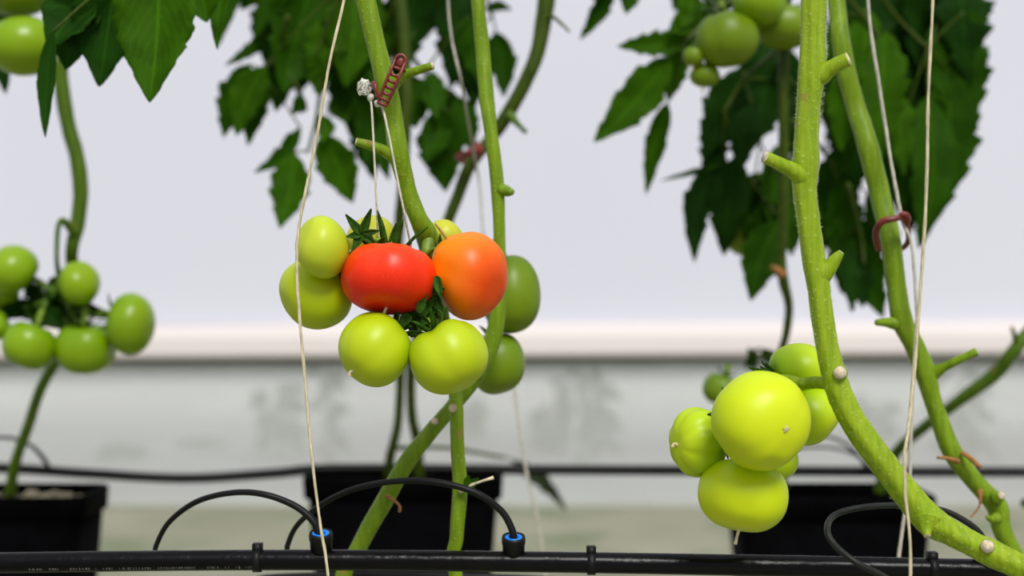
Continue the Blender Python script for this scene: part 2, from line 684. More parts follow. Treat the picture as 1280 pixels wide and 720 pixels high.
def leaf(parent, stalk, blades, D, mat='leaf', stalkmat='stem_shaded', jit=.02, r=3):
    """one compound leaf: its stalk (px, py[, D]) and its blades (bx, by, tx, ty, w[, roll, bow, side, D])"""
    if parent in BACK:
        D += .1
    g = G()
    tube(g, [(P(p[0], p[1], p[2] if len(p) > 2 else D), (r * (1 - .5 * i / len(stalk))) / F * D) for i, p in enumerate(stalk)], 8, 6, mi=1)
    for i, bl in enumerate(blades):
        _ls[0] += 1
        rr = random.Random(_ls[0])
        x0, y0, x1, y1, w = bl[:5]
        roll = bl[5] if len(bl) > 5 and bl[5] is not None else rr.uniform(-.5, .5)
        bow = bl[6] if len(bl) > 6 and bl[6] is not None else rr.uniform(-.1, .12)
        side = bl[7] if len(bl) > 7 and bl[7] is not None else rr.uniform(-5, 5)
        d = D + (bl[8] if len(bl) > 8 else rr.uniform(-jit, jit))
        leaflet(g, (x0, y0), (x1, y1), w, d, d + rr.uniform(-.02, .02), roll, bow, seed=_ls[0], side=side, nt=rr.choice((3, 4, 5)) if parent in BACK else 7,
                teeth=rr.uniform(.16, .32) if parent in BACK else rr.uniform(.06, .14))
        # stalklet joining the blade to the nearest stalk point
        b = P(x0, y0, d)
        near = min((P(p[0], p[1], p[2] if len(p) > 2 else D) for p in stalk), key=lambda q: (q - b).length)
        tube(g, [(near, .0012), (near.lerp(b, .5) + Vector((0, 0, .002)), .001), (b, .001)], 6, 4, mi=1)
    return build('leaf', g, [M[mat], M[stalkmat]], parent, thick=.0004)


def stub(parent, pts, mat, D=None, seg=12, end='cut', flare=1.0):
    g = G()
    tube(g, PT(pts), seg, 6, mi=0, capmi=1, rough=.05)
    return build('cut_leaf_stalk', g, [M[mat], M[end]], parent)


def plant(base, label, pts, mat, seg=20, rough=.07, group=None, ridges=.02, nm='tomato_plant', n=10, extra=()):
    root = thing(nm, P(*base) if len(base) == 3 else base, label, 'tomato plant', group)
    g = G()
    tube(g, PT(pts), seg, n, rough=rough, ridges=ridges)
    for e in extra:
        tube(g, PT(e), 12, 8, rough=rough)
    build('stem', g, M[mat], root)
    return root


def floor_pts(x, y, d, r, tox, tod):
    """carries a stem on below the frame until it lies on the floor: returns tube points"""
    return []


# ------------------------------------------------------------------ camera, world, light
cam = bpy.data.cameras.new('camera')
cam.lens = 50
cam.sensor_width = 36
cam.clip_start = .05
cam.dof.use_dof = True
cam.dof.focus_distance = .95
cam.dof.aperture_fstop = 3.9
co = bpy.data.objects.new('camera', cam)
COL.objects.link(co)
co.location = (0, 0, H)
co.rotation_euler = (math.radians(90), 0, 0)
SC.camera = co

w = bpy.data.worlds.new('sky')
SC.world = w
w.use_nodes = True
nt = w.node_tree
bg = nt.nodes['Background']
tc = nt.nodes.new('ShaderNodeTexCoord')
sx = nt.nodes.new('ShaderNodeSeparateXYZ')
nt.links.new(tc.outputs['Generated'], sx.inputs[0])
cr = nt.nodes.new('ShaderNodeValToRGB')
nt.links.new(sx.outputs[2], cr.inputs[0])
cr.color_ramp.elements[0].position = .0
cr.color_ramp.elements[0].color = (.62, .66, .72, 1)
cr.color_ramp.elements[1].position = .9
cr.color_ramp.elements[1].color = (1.0, 1.03, 1.1, 1)
nt.links.new(cr.outputs[0], bg.inputs[0])
bg.inputs[1].default_value = .66

sun = bpy.data.lights.new('sun', 'SUN')
sun.energy = 3.1
sun.angle = math.radians(22)
sun.color = (1, .98, .94)
so = bpy.data.objects.new('sun', sun)
COL.objects.link(so)
so.rotation_euler = (math.radians(43), 0, math.radians(14))

SC.view_settings.view_transform = 'Standard'
SC.view_settings.look = 'None'
SC.view_settings.gamma = 1
SC.view_settings.use_curve_mapping = False
SC.view_settings.exposure = 0.0

# ------------------------------------------------------------------ the greenhouse
WD = 3.2


def struct(name, g, m, smooth=False):
    o = build(name, g, m, smooth=smooth)
    o['kind'] = 'structure'
    return o


def zy(py, d=WD):
    return H - (py - 360) / F * d


g = G(); box(g, (-3.2, -1.5, -.03), (3.2, WD, 0)); struct('floor', g, M['floor'])
g = G(); box(g, (-9, WD, -.05), (9, 16, -.02)); struct('ground', g, M['ground'])
g = G(); box(g, (-3.2, WD, zy(405)), (3.2, WD + .05, 2.6)); struct('wall_back', g, M['wall'])


# cream ledge: a shallow sloped lip that stands out from the wall, dark seam under it, grey-green channel
def prism(g, prof, x0, x1, mi=0, dz=0):
    n = len(prof)
    vs = [(x0, y, z - dz) for y, z in prof] + [(x1, y, z + dz) for y, z in prof]
    fs = [[i, (i + 1) % n, n + (i + 1) % n, n + i] for i in range(n)] + [list(range(n))[::-1], list(range(n, 2 * n))]
    g.add(vs, fs, mi)


dz = .014
g = G()
prism(g, [(WD - .002, zy(404)), (WD - .03, zy(410)), (WD - .045, zy(420)), (WD - .05, zy(440)), (WD - .045, zy(445)), (WD + .04, zy(445)), (WD + .04, zy(404))], -3.2, 3.2, dz=dz)
struct('trim_1', g, M['ledge'])
g = G()
prism(g, [(WD - .03, zy(445)), (WD - .03, zy(450)), (WD + .03, zy(450)), (WD + .03, zy(445))], -3.2, 3.2, dz=dz)
struct('trim_2', g, M['seam'])
g = G()
prism(g, [(WD - .02, zy(450)), (WD - .02, zy(461)), (WD + .02, zy(461)), (WD + .02, zy(450))], -3.2, 3.2, dz=dz)
struct('trim_3', g, M['channel'])
g = G(); box(g, (-3.2, WD, .0), (3.2, WD + .004, zy(458))); struct('window_1', g, M['film'])

# plants outside, behind the milky film
SH = [(350, 4.3, 480, 610, 90, 'faint green plant beyond the milky film, left of the long hanging jute twine'),
      (420, 4.0, 450, 620, 60, 'faint green plant beyond the milky film, just below the red cluster'),
      (250, 4.6, 560, 640, 90, 'faint green plant beyond the milky film, above the arched tube near the left pot'),
      (150, 4.3, 560, 640, 80, 'faint green plant beyond the milky film, right of the left pot'),
      (680, 4.4, 500, 640, 70, 'faint green plant beyond the milky film, right of the middle pot'),
      (740, 4.0, 450, 600, 110, 'tallest faint green plant beyond the milky film, between the two front clusters'),
      (570, 4.8, 500, 630, 80, 'faint green plant beyond the milky film, directly behind the crossing stems'),
      (1215, 4.2, 470, 620, 110, 'faint green plant beyond the milky film, right of the knobbly right-hand stem'),
      (1090, 4.5, 500, 640, 80, 'faint green plant beyond the milky film, between the two right-hand green stems')]
for i, (px, d, y0, y1, sp, lab) in enumerate(SH):
    rr = random.Random(50 + i)
    base = P(px, y1, d)
    base.z = -.02
    root = thing('garden_plant', base, lab, 'plant', None)
    g = G()
    top = P(px + rr.uniform(-20, 20), y0, d)
    tube(g, [(base, .006), (base.lerp(top, .5) + Vector((rr.uniform(-.02, .02), 0, 0)), .005), (top, .003)], 6, 6)
    build('stem', g, M['leaf_far'], root)
    g = G()
    for k in range(48):
        t = rr.uniform(.15, 1)
        c = base.lerp(top, t)
        ang = rr.uniform(0, 6.28)
        cx = 640 + c.x / d * F
        cy = 360 - (c.z - H) / d * F
        L = rr.uniform(.5, 1) * sp * .55
        bx, by = cx + math.cos(ang) * L * .4, cy + math.sin(ang) * L * .3
        leaflet(g, (bx, by), (bx + math.cos(ang) * L * .5, by + abs(math.sin(ang)) * L * .45 + 4), rr.uniform(7, 14), d + rr.uniform(-.12, .12),
                seed=k + i * 40, roll=rr.uniform(-.8, .8))
    build('foliage', g, M['leaf_far'], root)

# ------------------------------------------------------------------ pots
def pot(cx, wtop, yf, D, label, low=0.0):
    """square tapered pot, its front rim at pixel row yf"""
    zt = H - (yf - 360) / F * D
    wt = wtop / F * D
    dp = wt * .55
    wb = wt * .80
    c = Vector(((cx - 640) / F * D, D + dp / 2, 0))
    root = thing('plant_pot', c, label, 'plant pot', 'square black pots behind the irrigation pipe')

    def loop(wx, wy, z, cr=.018, n=5):
        out = []
        for sx_, sy_, a0 in ((1, 1, 0), (-1, 1, 90), (-1, -1, 180), (1, -1, 270)):
            for k in range(n + 1):
                a = math.radians(a0 + 90 * k / n)
                out.append(c + Vector((sx_ * (wx / 2 - cr) + cr * math.cos(a), sy_ * (wy / 2 - cr) + cr * math.sin(a), z)))
        return out
    secs = [(wb * .9, 0.0), (wb, .004), (wt * .955, zt - .028), (wt * .96, zt - .026), (wt * 1.0, zt - .024), (wt * 1.01, zt - .004), (wt * 1.0, zt),
            (wt * .965, zt), (wt * .955, zt - .006), (wt * .93, zt - .05)]
    def skin(secs, capend):
        g = G()
        loops = [loop(s, s * .55, z) for s, z in secs]
        n = len(loops[0])
        vs = [v for l in loops for v in l]
        fs = []
        for i in range(len(loops) - 1):
            for k in range(n):
                k2 = (k + 1) % n
                fs.append((i * n + k, i * n + k2, (i + 1) * n + k2, (i + 1) * n + k))
        fs.append(tuple(reversed(range(n))))
        if capend:
            fs.append(tuple(range((len(loops) - 1) * n, len(loops) * n)))
        g.add(vs, fs)
        return g
    build('pot_body', skin(secs[:3] + [(wt * .92, zt - .03)], True), M['pot'], root)
    # rim as a ring of its own
    g = G()
    rs = [(wt * .955, zt - .028), (wt * 1.0, zt - .026), (wt * 1.012, zt - .004), (wt * 1.0, zt), (wt * .96, zt), (wt * .95, zt - .006), (wt * .94, zt - .04), (wt * .955, zt - .028)]
    loops = [loop(s, s * .55, z) for s, z in rs]
    n = len(loops[0])
    vs = [v for l in loops for v in l]
    fs = [(i * n + k, i * n + (k + 1) % n, (i + 1) * n + (k + 1) % n, (i + 1) * n + k) for i in range(len(loops) - 1) for k in range(n)]
    g.add(vs, fs)
    build('rim', g, M['pot'], root)
    g = G()
    rr = random.Random(int(cx + 999))
    NX = 14
    vs, fs = [], []
    for i in range(NX + 1):
        for k in range(NX + 1):
            x = (i / NX - .5) * wt * .92
            y = (k / NX - .5) * wt * .92 * .55
            vs.append(c + Vector((x, y, zt - .014 - low + .006 * noise.noise(Vector((x * 40, y * 40, cx))))))
    for i in range(NX):
        for k in range(NX):
            a = i * (NX + 1) + k
            fs.append((a, a + NX + 1, a + NX + 2, a + 1))
    g.add(vs, fs)
    so_ = build('substrate', g, M['soil'], root)
    g = G()
    for k in range(46):
        blob(g, c + Vector((rr.uniform(-.43, .43) * wt, rr.uniform(-.22, .22) * wt, zt - .010 - low)), rr.uniform(.003, .008), seed=k, seg=7, sc=(1.2, 1, .7))
    st = build('substrate_stones', g, M['stone'], root)
    st['kind'] = 'stuff'
    return root


pot(502, 250, 597, 1.64, 'square black pot standing behind the crossing green stems, under the red tomato cluster', .02)
pot(-18, 240, 622, 1.58, 'square black pot cut by the frame, with pale stones and one thin stem')
pot(1048, 252, 622, 1.62, 'square black pot behind the looped tube and the thick bright stem', .016)

# ------------------------------------------------------------------ black pipes and tubes
PR = 13.0
g = G()
PD = .99
pp = [(-1400, 722, PD, 13), (-200, 707, PD, 12.8), (0, 703.5, PD, 12.8), (320, 700, PD, 12.8), (640, 702, PD, 13), (960, 707, PD, 13.2), (1280, 713, PD, 13.2), (2600, 735, PD, 13)]
pipe_root = thing('irrigation_pipe', P(640, 702, PD), 'thick glossy black irrigation pipe running straight across in front of the pots', 'pipe')
tube(g, PT(pp), 28, 12)
build('pipe_wall', g, M['pipe'], pipe_root)


def pipe_y(x):
    xs = [p[0] for p in pp]
    for a, b in zip(pp, pp[1:]):
        if a[0] <= x <= b[0]:
            t = (x - a[0]) / (b[0] - a[0])
            return a[1] * (1 - t) + b[1] * t
    return 702


for x in (322, 739, 1165):
    g = G()
    c = P(x, pipe_y(x), PD)
    ax = Vector((1, 0, 0))
    rr_ = 13.9 / F * PD
    n = 28
    vs = []
    for dx, rad in ((-.0028, rr_ * .97), (-.0028, rr_ * 1.08), (.0028, rr_ * 1.08), (.0028, rr_ * .97)):
        for k in range(n):
            a = 2 * math.pi * k / n
            vs.append(c + Vector((dx, rad * math.cos(a), rad * math.sin(a))))
    fs = [(j * n + k, j * n + (k + 1) % n, ((j + 1) % 4) * n + (k + 1) % n, ((j + 1) % 4) * n + k) for j in range(4) for k in range(n)]
    g.add(vs, fs)
    top = c + Vector((0, 0, rr_ * 1.05))
    box(g, (top.x - .0032, top.y - .004, top.z - .003), (top.x + .0032, top.y + .004, top.z + .0035))
    build('cable_tie', g, M['tube'], pipe_root)
# worn unreadable print along the pipe
g = G()
rr = random.Random(3)
x = 40.0
while x < 315:
    if rr.random() < .17:
        x += 6
        continue
    hgt = rr.uniform(.0012, .0018)
    c = P(x, pipe_y(x), PD)
    th = math.radians(-32)
    rad = 12.95 / F * PD
    d = Vector((0, -math.cos(th), math.sin(th)))
    tv = Vector((0, -math.sin(th) * -1, math.cos(th)))
    tv = Vector((0, math.sin(th), math.cos(th)))
    cc = c + d * rad
    wv = rr.choice((.0005, .0008, .0012))
    a = [cc - tv * hgt / 2, cc + Vector((wv, 0, 0)) - tv * hgt / 2, cc + Vector((wv, 0, 0)) + tv * hgt / 2, cc + tv * hgt / 2]
    g.add(a, [(0, 1, 2, 3)])
    x += rr.uniform(2.6, 4)
build('worn_print', g, M['print'], pipe_root, smooth=False, thick=.0003)


def lathe(g, c, prof, n=28, mi=0, tilt=0):
    vs = []
    tm = Matrix.Rotation(tilt, 3, 'X')
    for rad, z in prof:
        for k in range(n):
            a = 2 * math.pi * k / n
            vs.append(c + tm @ Vector((rad * math.cos(a), rad * math.sin(a), z)))
    fs = [(j * n + k, j * n + (k + 1) % n, (j + 1) * n + (k + 1) % n, (j + 1) * n + k) for j in range(len(prof) - 1) for k in range(n)]
    g.add(vs, fs, mi)


def connector(px, ptop, D, rpx=15):
    u = D / F
    c = P(px, ptop, D)
    g = G()
    r_ = rpx * u
    lathe(g, c, [(r_ * .72, -.004), (r_ * .74, .0), (r_ * .95, .0005), (r_ * 1.0, -.0015), (r_ * .98, -.005), (r_ * .93, -.006), (r_ * .88, -.019), (r_ * .6, -.0195), (0.0001, -.0195)], tilt=math.radians(13))
    o = build('tube_connector', g, M['tube'], pipe_root)
    g = G()
    lathe(g, c, [(r_ * .40, -.004), (r_ * .42, -.0002), (r_ * .50, .0002), (r_ * .70, .0002), (r_ * .74, -.0005), (r_ * .74, -.004)], tilt=math.radians(13))
    build('blue_ring', g, M['blue'], o)


connector(401, 666, PD - .002)
connector(642, 671, PD - .002)
connector(1233, 688, PD - .002)


def htube(name, pts, label, cat, mat='tube', seg=14):
    g = G()
    tp = PT(pts)
    tube(g, tp, seg, 12)
    o = build(name, g, M[mat], origin=tp[0][0])
    tag(o, label, cat)
    return o


htube('drip_tube', [(194, 694, 1.030, 3.2), (196, 680, 1.030, 3.2), (212, 652, 1.020, 3.4), (246, 627, 1.010, 3.6), (290, 616, 1.000, 3.8), (330, 618, 0.990, 4.0), (368, 632, 0.990, 4.3),
                    (392, 652, 0.988, 4.8), (399, 672, 0.988, 5), (400, 684, 0.988, 5)],
      'black drip tube arching from behind the pipe into the left blue-ringed connector', 'drip tube')
htube('drip_tube', [(359, 694, 1.040, 3.4), (360, 680, 1.040, 3.4), (372, 656, 1.035, 3.4), (400, 632, 1.020, 3.5), (440, 612, 1.010, 3.6), (490, 602, 1.000, 3.9), (540, 602, 0.990, 4.1),
                    (590, 614, 0.985, 4.2), (625, 637, 0.988, 4.4), (640, 662, 0.988, 4.6), (642, 678, 0.988, 4.6), (642, 688, 0.988, 4.6)],
      'long black drip tube arching in front of the middle pot into the blue-ringed connector', 'drip tube')
htube('drip_tube', [(1160, 760, 0.900, 4.2), (1110, 724, 0.910, 4.2), (1070, 703, 0.910, 4.2), (1042, 680, 0.920, 4.2), (1034, 660, 0.930, 4), (1045, 643, 0.960, 3.9), (1080, 634, 0.970, 3.8),
                    (1125, 632, 0.985, 3.8), (1175, 637, 0.988, 3.9), (1212, 655, 0.988, 4), (1230, 675, 0.988, 4.2), (1234, 696, 0.988, 4.2)],
      'greyish black drip tube looping back behind the thick bright stem', 'drip tube', 'tubegrey')
htube('drip_tube', [(318, 728, 1.13, 4), (335, 722, 1.13, 4), (420, 719, 1.13, 4), (560, 720, 1.13, 4), (680, 724, 1.13, 4), (720, 732, 1.13, 4)],
      'black tube lying just under the thick black pipe, between the two blue rings', 'drip tube')

# supply hose lying over the back of the pots
htube('supply_hose', [(-1200, 590, 1.74, 6.4), (-150, 582, 1.74, 6.4), (0, 585, 1.74, 6.4), (110, 592, 1.74, 6.2), (230, 598, 1.74, 6.2), (340, 592, 1.74, 6.4), (420, 586, 1.74, 6.6), (640, 587, 1.74, 6.4),
                      (860, 588, 1.74, 6.6), (1280, 590, 1.74, 6.6), (2300, 590, 1.74, 6.6)],
      'thin black supply hose lying across the back rims of the pots', 'hose')
htube('drip_tube', [(62, 588, 1.73, 3), (55, 574, 1.72, 3), (40, 558, 1.7, 2.4), (20, 549, 1.68, 2.2), (0, 547, 1.66, 2.2), (-30, 552, 1.64, 2.2), (-45, 600, 1.63, 2.2), (-46, 628, 1.63, 2.2)],
      'thin grey tube arching over the left pot', 'drip tube', 'tubegrey')
htube('drip_tube', [(1085, 588, 1.73, 3), (1075, 572, 1.72, 2.4), (1055, 554, 1.7, 2.0), (1030, 545, 1.68, 1.8), (1000, 548, 1.66, 1.8), (985, 580, 1.66, 1.8), (980, 628, 1.68, 1.8)],
      'upper of two thin grey tubes arching over the right pot', 'drip tube', 'tubegrey')
htube('drip_tube', [(1090, 588, 1.735, 2.6), (1072, 570, 1.73, 2.0), (1040, 560, 1.7, 1.8), (1000, 560, 1.68, 1.8), (965, 566, 1.66, 1.8), (950, 628, 1.66, 1.8)],
      'lower of two thin grey tubes arching over the right pot', 'drip tube', 'tubegrey')

# ------------------------------------------------------------------ plants: stems
def lie(x, y, d, r, dx=300):
    """points that carry a stem down to the floor below the frame and lay it there"""
    zf = .012
    yf = 360 + (H - zf) / d * F
    return [(x + dx * .15, y + (yf - y) * .4, d, r), (x + dx * .4, y + (yf - y) * .8, d, r), (x + dx * .7, yf, d, r), (x + dx * 1.3, yf, d, r)]


# A: middle plant that carries the red cluster
A = plant((560, 1180, 1.02), 'middle tomato plant whose stem meets the red and orange tomatoes, with two cut stalks',
          [(400, -420, 1.0, 12), (425, -150, .995, 12), (450, -20, .99, 12.5), (457, 0, .99, 12.5), (471, 60, .99, 12), (484, 112, .99, 13), (492, 150, .99, 12), (498, 190, .99, 12.8), (505, 220, .995, 11.5), (512, 245, .998, 11), (524, 275, 1.0, 11.5),
           (534, 296, 1.01, 14), (541, 330, 1.03, 12), (551, 390, 1.035, 10), (563, 440, 1.035, 9), (570, 500, 1.03, 8.6), (572, 560, 1.03, 8.6), (575, 612, 1.03, 9.5), (571, 670, 1.03, 8.8), (570, 720, 1.03, 8.6)]
          + lie(570, 720, 1.03, 9.5), 'stem_mid')
stub(A, [(487, 112, .992, 9), (497, 101, .99, 7), (508, 93, .987, 6), (522, 88, .984, 5.4), (541, 82, .98, 5)], 'stem_mid')
stub(A, [(499, 204, .994, 9), (489, 194, .99, 8), (475, 186, .986, 6.5), (460, 181, .983, 6), (445, 177, .98, 5)], 'stem_mid')
stub(A, [(575, 612, 1.02, 5), (590, 606, 1.015, 2), (604, 601, 1.01, 1.6), (617, 597, 1.01, 2.4)], 'scar', end='cutbrown')
g = G()
tube(g, PT([(566, 512, 1.025, 3), (566, 510, 1.012, 5.5)]), 12, 3)
build('node_scar', g, M['cut'], A)
# small green shoot at the node
g = G()
leaflet(g, (584, 610), (598, 598), 10, 1.015, seed=5)
leaflet(g, (582, 608), (586, 594), 8, 1.015, seed=6)
build('side_shoot', g, M['leaf_light'], A, thick=.0004)

# truss of the red cluster
g = G()
tube(g, PT([(532, 286, 1.009, 7), (535, 303, 1.004, 8), (533, 322, 1.0, 7), (528, 345, 1.0, 5), (524, 375, .995, 4.5), (522, 400, .985, 4), (508, 408, .985, 3.5)]), 12, 6)
for a, b in (((530, 330), (470, 300)), ((524, 370), (440, 345)), ((522, 395), (560, 402)), ((530, 320), (553, 312))):
    tube(g, PT([(a[0], a[1], .998, 3.5), ((a[0] + b[0]) / 2, (a[1] + b[1]) / 2 - 4, .992, 3), (b[0], b[1], .985, 3)]), 10, 6)
tube(g, PT([(544, 280, .985, 1.2), (552, 290, .98, 1.6), (559, 300, .975, 1.6)]), 8, 4, mi=1)
build('truss_stalk', g, [M['truss_green'], M['cutbrown']], A)

# B: right of it, leaning to the lower left
Bp = plant((440, 1180, 1.08), 'tomato plant right of the red cluster, its stem slanting to lower left under it',
           [(560, -420, 1.12, 8), (590, -120, 1.1, 8), (597, 0, 1.09, 8.2), (603, 60, 1.09, 9), (608, 120, 1.085, 9.4), (614, 170, 1.08, 8.4), (621, 225, 1.08, 8.6), (624, 290, 1.08, 7.4),
            (625, 350, 1.08, 8), (621, 400, 1.08, 10), (610, 440, 1.08, 11), (594, 472, 1.08, 10), (568, 505, 1.08, 9.2), (538, 540, 1.08, 9.8), (508, 578, 1.08, 10.8), (483, 622, 1.08, 11), (461, 660, 1.08, 10.8),
            (443, 695, 1.08, 10.5), (428, 725, 1.08, 10.5)] + lie(425, 725, 1.08, 12, -200), 'stem_mid')
stub(Bp, [(625, 236, 1.078, 8), (634, 239, 1.075, 7), (640, 240, 1.07, 4)], 'stem_mid', end='truss_green')
stub(Bp, [(599, 463, 1.07, 4), (604, 458, 1.066, 3.6), (608, 455, 1.062, 3.4)], 'stem_mid', end='cutbrown')
stub(Bp, [(484, 620, 1.07, 3), (494, 626, 1.065, 1.8), (500, 634, 1.06, 1.7), (499, 640, 1.06, 2)], 'cutbrown', end='cutbrown')
g = G()
tube(g, PT([(545, 528, 1.073, 3), (543, 526, 1.065, 4.5)]), 12, 3)
build('node_scar', g, M['cut'], Bp)
g = G()
tube(g, PT([(622, 300, 1.085, 6), (628, 318, 1.12, 5), (632, 340, 1.14, 4), (640, 330, 1.15, 4)]), 10, 6)
tube(g, PT([(628, 318, 1.12, 4), (622, 380, 1.16, 4), (622, 420, 1.16, 3)]), 10, 6)
build('truss_stalk', g, M['truss_green'], Bp)

# C: the thick bright plant at right
Cp = plant((1700, 1300, .9), 'thick bright green tomato plant in front at right, bending to the lower right corner',
           [(1030, -420, .93, 15), (1022, -120, .91, 15.5), (1017, 0, .905, 15.8), (1016, 50, .905, 15.6), (1015, 85, .905, 17), (1011, 125, .905, 15.4), (1008, 170, .905, 14.8), (1007, 207, .905, 16.5), (1006, 240, .905, 14.8),
            (1010, 270, .905, 14.2), (1014, 300, .905, 14.2), (1019, 332, .905, 14.6), (1024, 360, .905, 14), (1029, 400, .905, 14), (1036, 440, .905, 14), (1046, 480, .905, 15.6), (1058, 510, .905, 16), (1078, 543, .905, 16.5), (1111, 588, .905, 17), (1136, 620, .905, 18),
            (1162, 650, .905, 19), (1186, 664, .905, 16.5), (1215, 680, .905, 15.5), (1236, 690, .905, 17), (1265, 704, .905, 16), (1300, 722, .905, 16), (1400, 800, .9, 16), (1500, 980, .9, 16), (1600, 1300, .9, 16), (1760, 1312, .9, 16)],
           'stem_bright', seg=40, rough=.07, n=14, ridges=.04)
stub(Cp, [(1014, 100, .906, 13), (1026, 94, .903, 13), (1036, 87, .9, 10.5), (1048, 80, .897, 9.5), (1061, 74, .894, 9)], 'stem_bright', seg=18)
stub(Cp, [(1012, 232, .906, 12), (1002, 221, .903, 13), (991, 213, .9, 10), (975, 205, .896, 8.4), (956, 196, .892, 7.8)], 'stem_bright', seg=18)
stub(Cp, [(1018, 352, .906, 12), (1028, 342, .904, 13), (1038, 332, .902, 10), (1046, 322, .9, 7), (1052, 315, .899, 4)], 'stem_bright', seg=18)
stub(Cp, [(1158, 650, .9, 18), (1158, 662, .896, 8), (1159, 670, .893, 4.5)], 'stem_bright', seg=18)
for (x, y, r_) in ((1050, 466, 8.5), (1234, 683, 8.5)):
    g = G()
    tube(g, PT([(x, y, .902, r_ * 1.15), (x, y, .8958, r_ * 1.02), (x, y, .8938, r_ * .95)]), 18, 4, mi=0, capmi=1)
    build('node_scar', g, [M['stem_bright'], M['cut']], Cp)
# fine hairs along the stem
g = G()
rr = random.Random(11)
sp_ = catmull([(Vector((x, y, r_)), d) for x, y, d, r_ in [(1017, 0, .905, 16.5), (1017, 60, .905, 17.5), (1012, 125, .905, 17), (1008, 170, .905, 14.8), (1006, 240, .905, 14.8),
            (1014, 300, .905, 14.2), (1024, 360, .905, 14), (1029, 400, .905, 14), (1036, 440, .905, 14), (1058, 510, .905, 16), (1111, 588, .905, 17), (1162, 650, .905, 19), (1215, 680, .905, 15.5)]], 20)
for k in range(2600):
    q, d = sp_[rr.randrange(len(sp_) - 1)]
    c = P(q.x, q.y, .905)
    c.z += rr.uniform(-.004, .004)
    a = rr.uniform(math.pi, 2 * math.pi) if rr.random() < .7 else rr.choice((0.0, math.pi)) + rr.uniform(-.3, .3)
    dr = Vector((math.cos(a), math.sin(a), rr.uniform(-.3, .3))).normalized()
    rad = q.z / F * .905 * (.95)
    b0 = c + dr * rad
    b1 = b0 + dr * rr.uniform(.0010, .0022) + Vector((0, 0, rr.uniform(-.0004, .0004)))
    s_ = dr.cross(Vector((0, 0, 1))).normalized() * .00009
    t_ = Vector((0, 0, .00009))
    g.add([b0 + s_, b0 - s_ + t_, b0 - s_ - t_, b1], [(0, 1, 3), (1, 2, 3), (2, 0, 3)])
h_ = build('stem_hairs', g, M['hair'], Cp)
h_['kind'] = 'stuff'
# truss stalk of the lime cluster
g = G()
tube(g, PT([(1040, 480, .915, 8), (1020, 478, .925, 7.5), (1002, 479, .932, 7), (985, 474, .94, 6), (962, 475, .95, 5), (940, 482, .955, 4.5)]), 12, 6)
tube(g, PT([(985, 474, .94, 4), (975, 500, .955, 4), (960, 520, .965, 4), (935, 560, .965, 4)]), 10, 6)
build('truss_stalk', g, M['stem_bright'], Cp)

# D: second right plant
Dp = plant((1700, 1300, 1.1), 'green tomato plant right behind the thick bright one, ringed by a red clip',
           [(1020, -420, 1.18, 10), (1030, -120, 1.16, 11), (1045, 0, 1.15, 11), (1050, 45, 1.14, 11.5), (1058, 90, 1.14, 12), (1070, 135, 1.14, 12), (1084, 180, 1.13, 12.8), (1099, 240, 1.13, 12.8), (1113, 300, 1.12, 12.5), (1121, 360, 1.12, 12),
            (1128, 400, 1.12, 13), (1145, 436, 1.12, 12), (1157, 466, 1.12, 13), (1166, 500, 1.12, 11), (1180, 540, 1.12, 11.5), (1188, 560, 1.12, 12.5), (1201, 580, 1.12, 12), (1226, 610, 1.12, 11.5), (1246, 632, 1.12, 13), (1252, 660, 1.12, 11.5), (1268, 692, 1.12, 11),
            (1292, 726, 1.12, 11), (1400, 900, 1.12, 11), (1560, 1120, 1.12, 11), (1750, 1126, 1.12, 11)], 'stem_mid', seg=24, rough=.08, n=12)
stub(Dp, [(1128, 404, 1.12, 10), (1117, 404, 1.118, 8), (1107, 403, 1.115, 5.5), (1096, 403, 1.11, 4.2)], 'stem_mid', end='stem_mid')
stub(Dp, [(1158, 474, 1.12, 10), (1168, 466, 1.118, 9), (1180, 459, 1.112, 6), (1198, 450, 1.105, 5.4), (1221, 439, 1.10, 5)], 'stem_mid', end='stem_mid')
stub(Dp, [(1197, 577, 1.105, 4), (1185, 573, 1.1, 2.5), (1172, 572, 1.095, 1.8)], 'cutbrown', end='cutbrown')
stub(Dp, [(1202, 566, 1.11, 3), (1212, 572, 1.105, 3), (1225, 584, 1.10, 3.4)], 'cutbrown', end='cutbrown')
stub(Dp, [(1225, 612, 1.11, 4), (1225, 630, 1.108, 1.6), (1219, 640, 1.108, 1.2), (1213, 647, 1.108, 1)], 'cutbrown', end='cutbrown')
stub(Dp, [(1246, 622, 1.11, 9), (1252, 619, 1.105, 5)], 'stem_mid')
stub(Dp, [(1246, 648, 1.11, 8), (1238, 649, 1.105, 4), (1234, 646, 1.10, 2.5)], 'stem_mid', end='stem_mid')

# E: dark slanting stem behind B, with a clip; goes down into the middle pot
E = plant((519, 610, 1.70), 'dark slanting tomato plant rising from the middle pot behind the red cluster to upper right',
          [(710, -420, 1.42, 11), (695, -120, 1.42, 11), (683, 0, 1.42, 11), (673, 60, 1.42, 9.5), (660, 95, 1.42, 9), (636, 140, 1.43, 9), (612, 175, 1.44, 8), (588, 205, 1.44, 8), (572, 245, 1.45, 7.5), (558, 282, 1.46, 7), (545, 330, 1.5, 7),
           (525, 400, 1.56, 6.5), (514, 470, 1.62, 6), (515, 520, 1.65, 6), (522, 555, 1.68, 6.5), (524, 612, 1.70, 6.5)], 'stem_shaded', rough=.1)
stub(E, [(636, 142, 1.425, 7), (648, 156, 1.42, 3.5), (658, 166, 1.42, 3)], 'stem_half_shaded', end='stem_shaded')
stub(E, [(676, 30, 1.42, 7), (688, 20, 1.41, 3), (702, 30, 1.4, 2), (712, 40, 1.4, 1.5)], 'stem_shaded', end='stem_shaded')
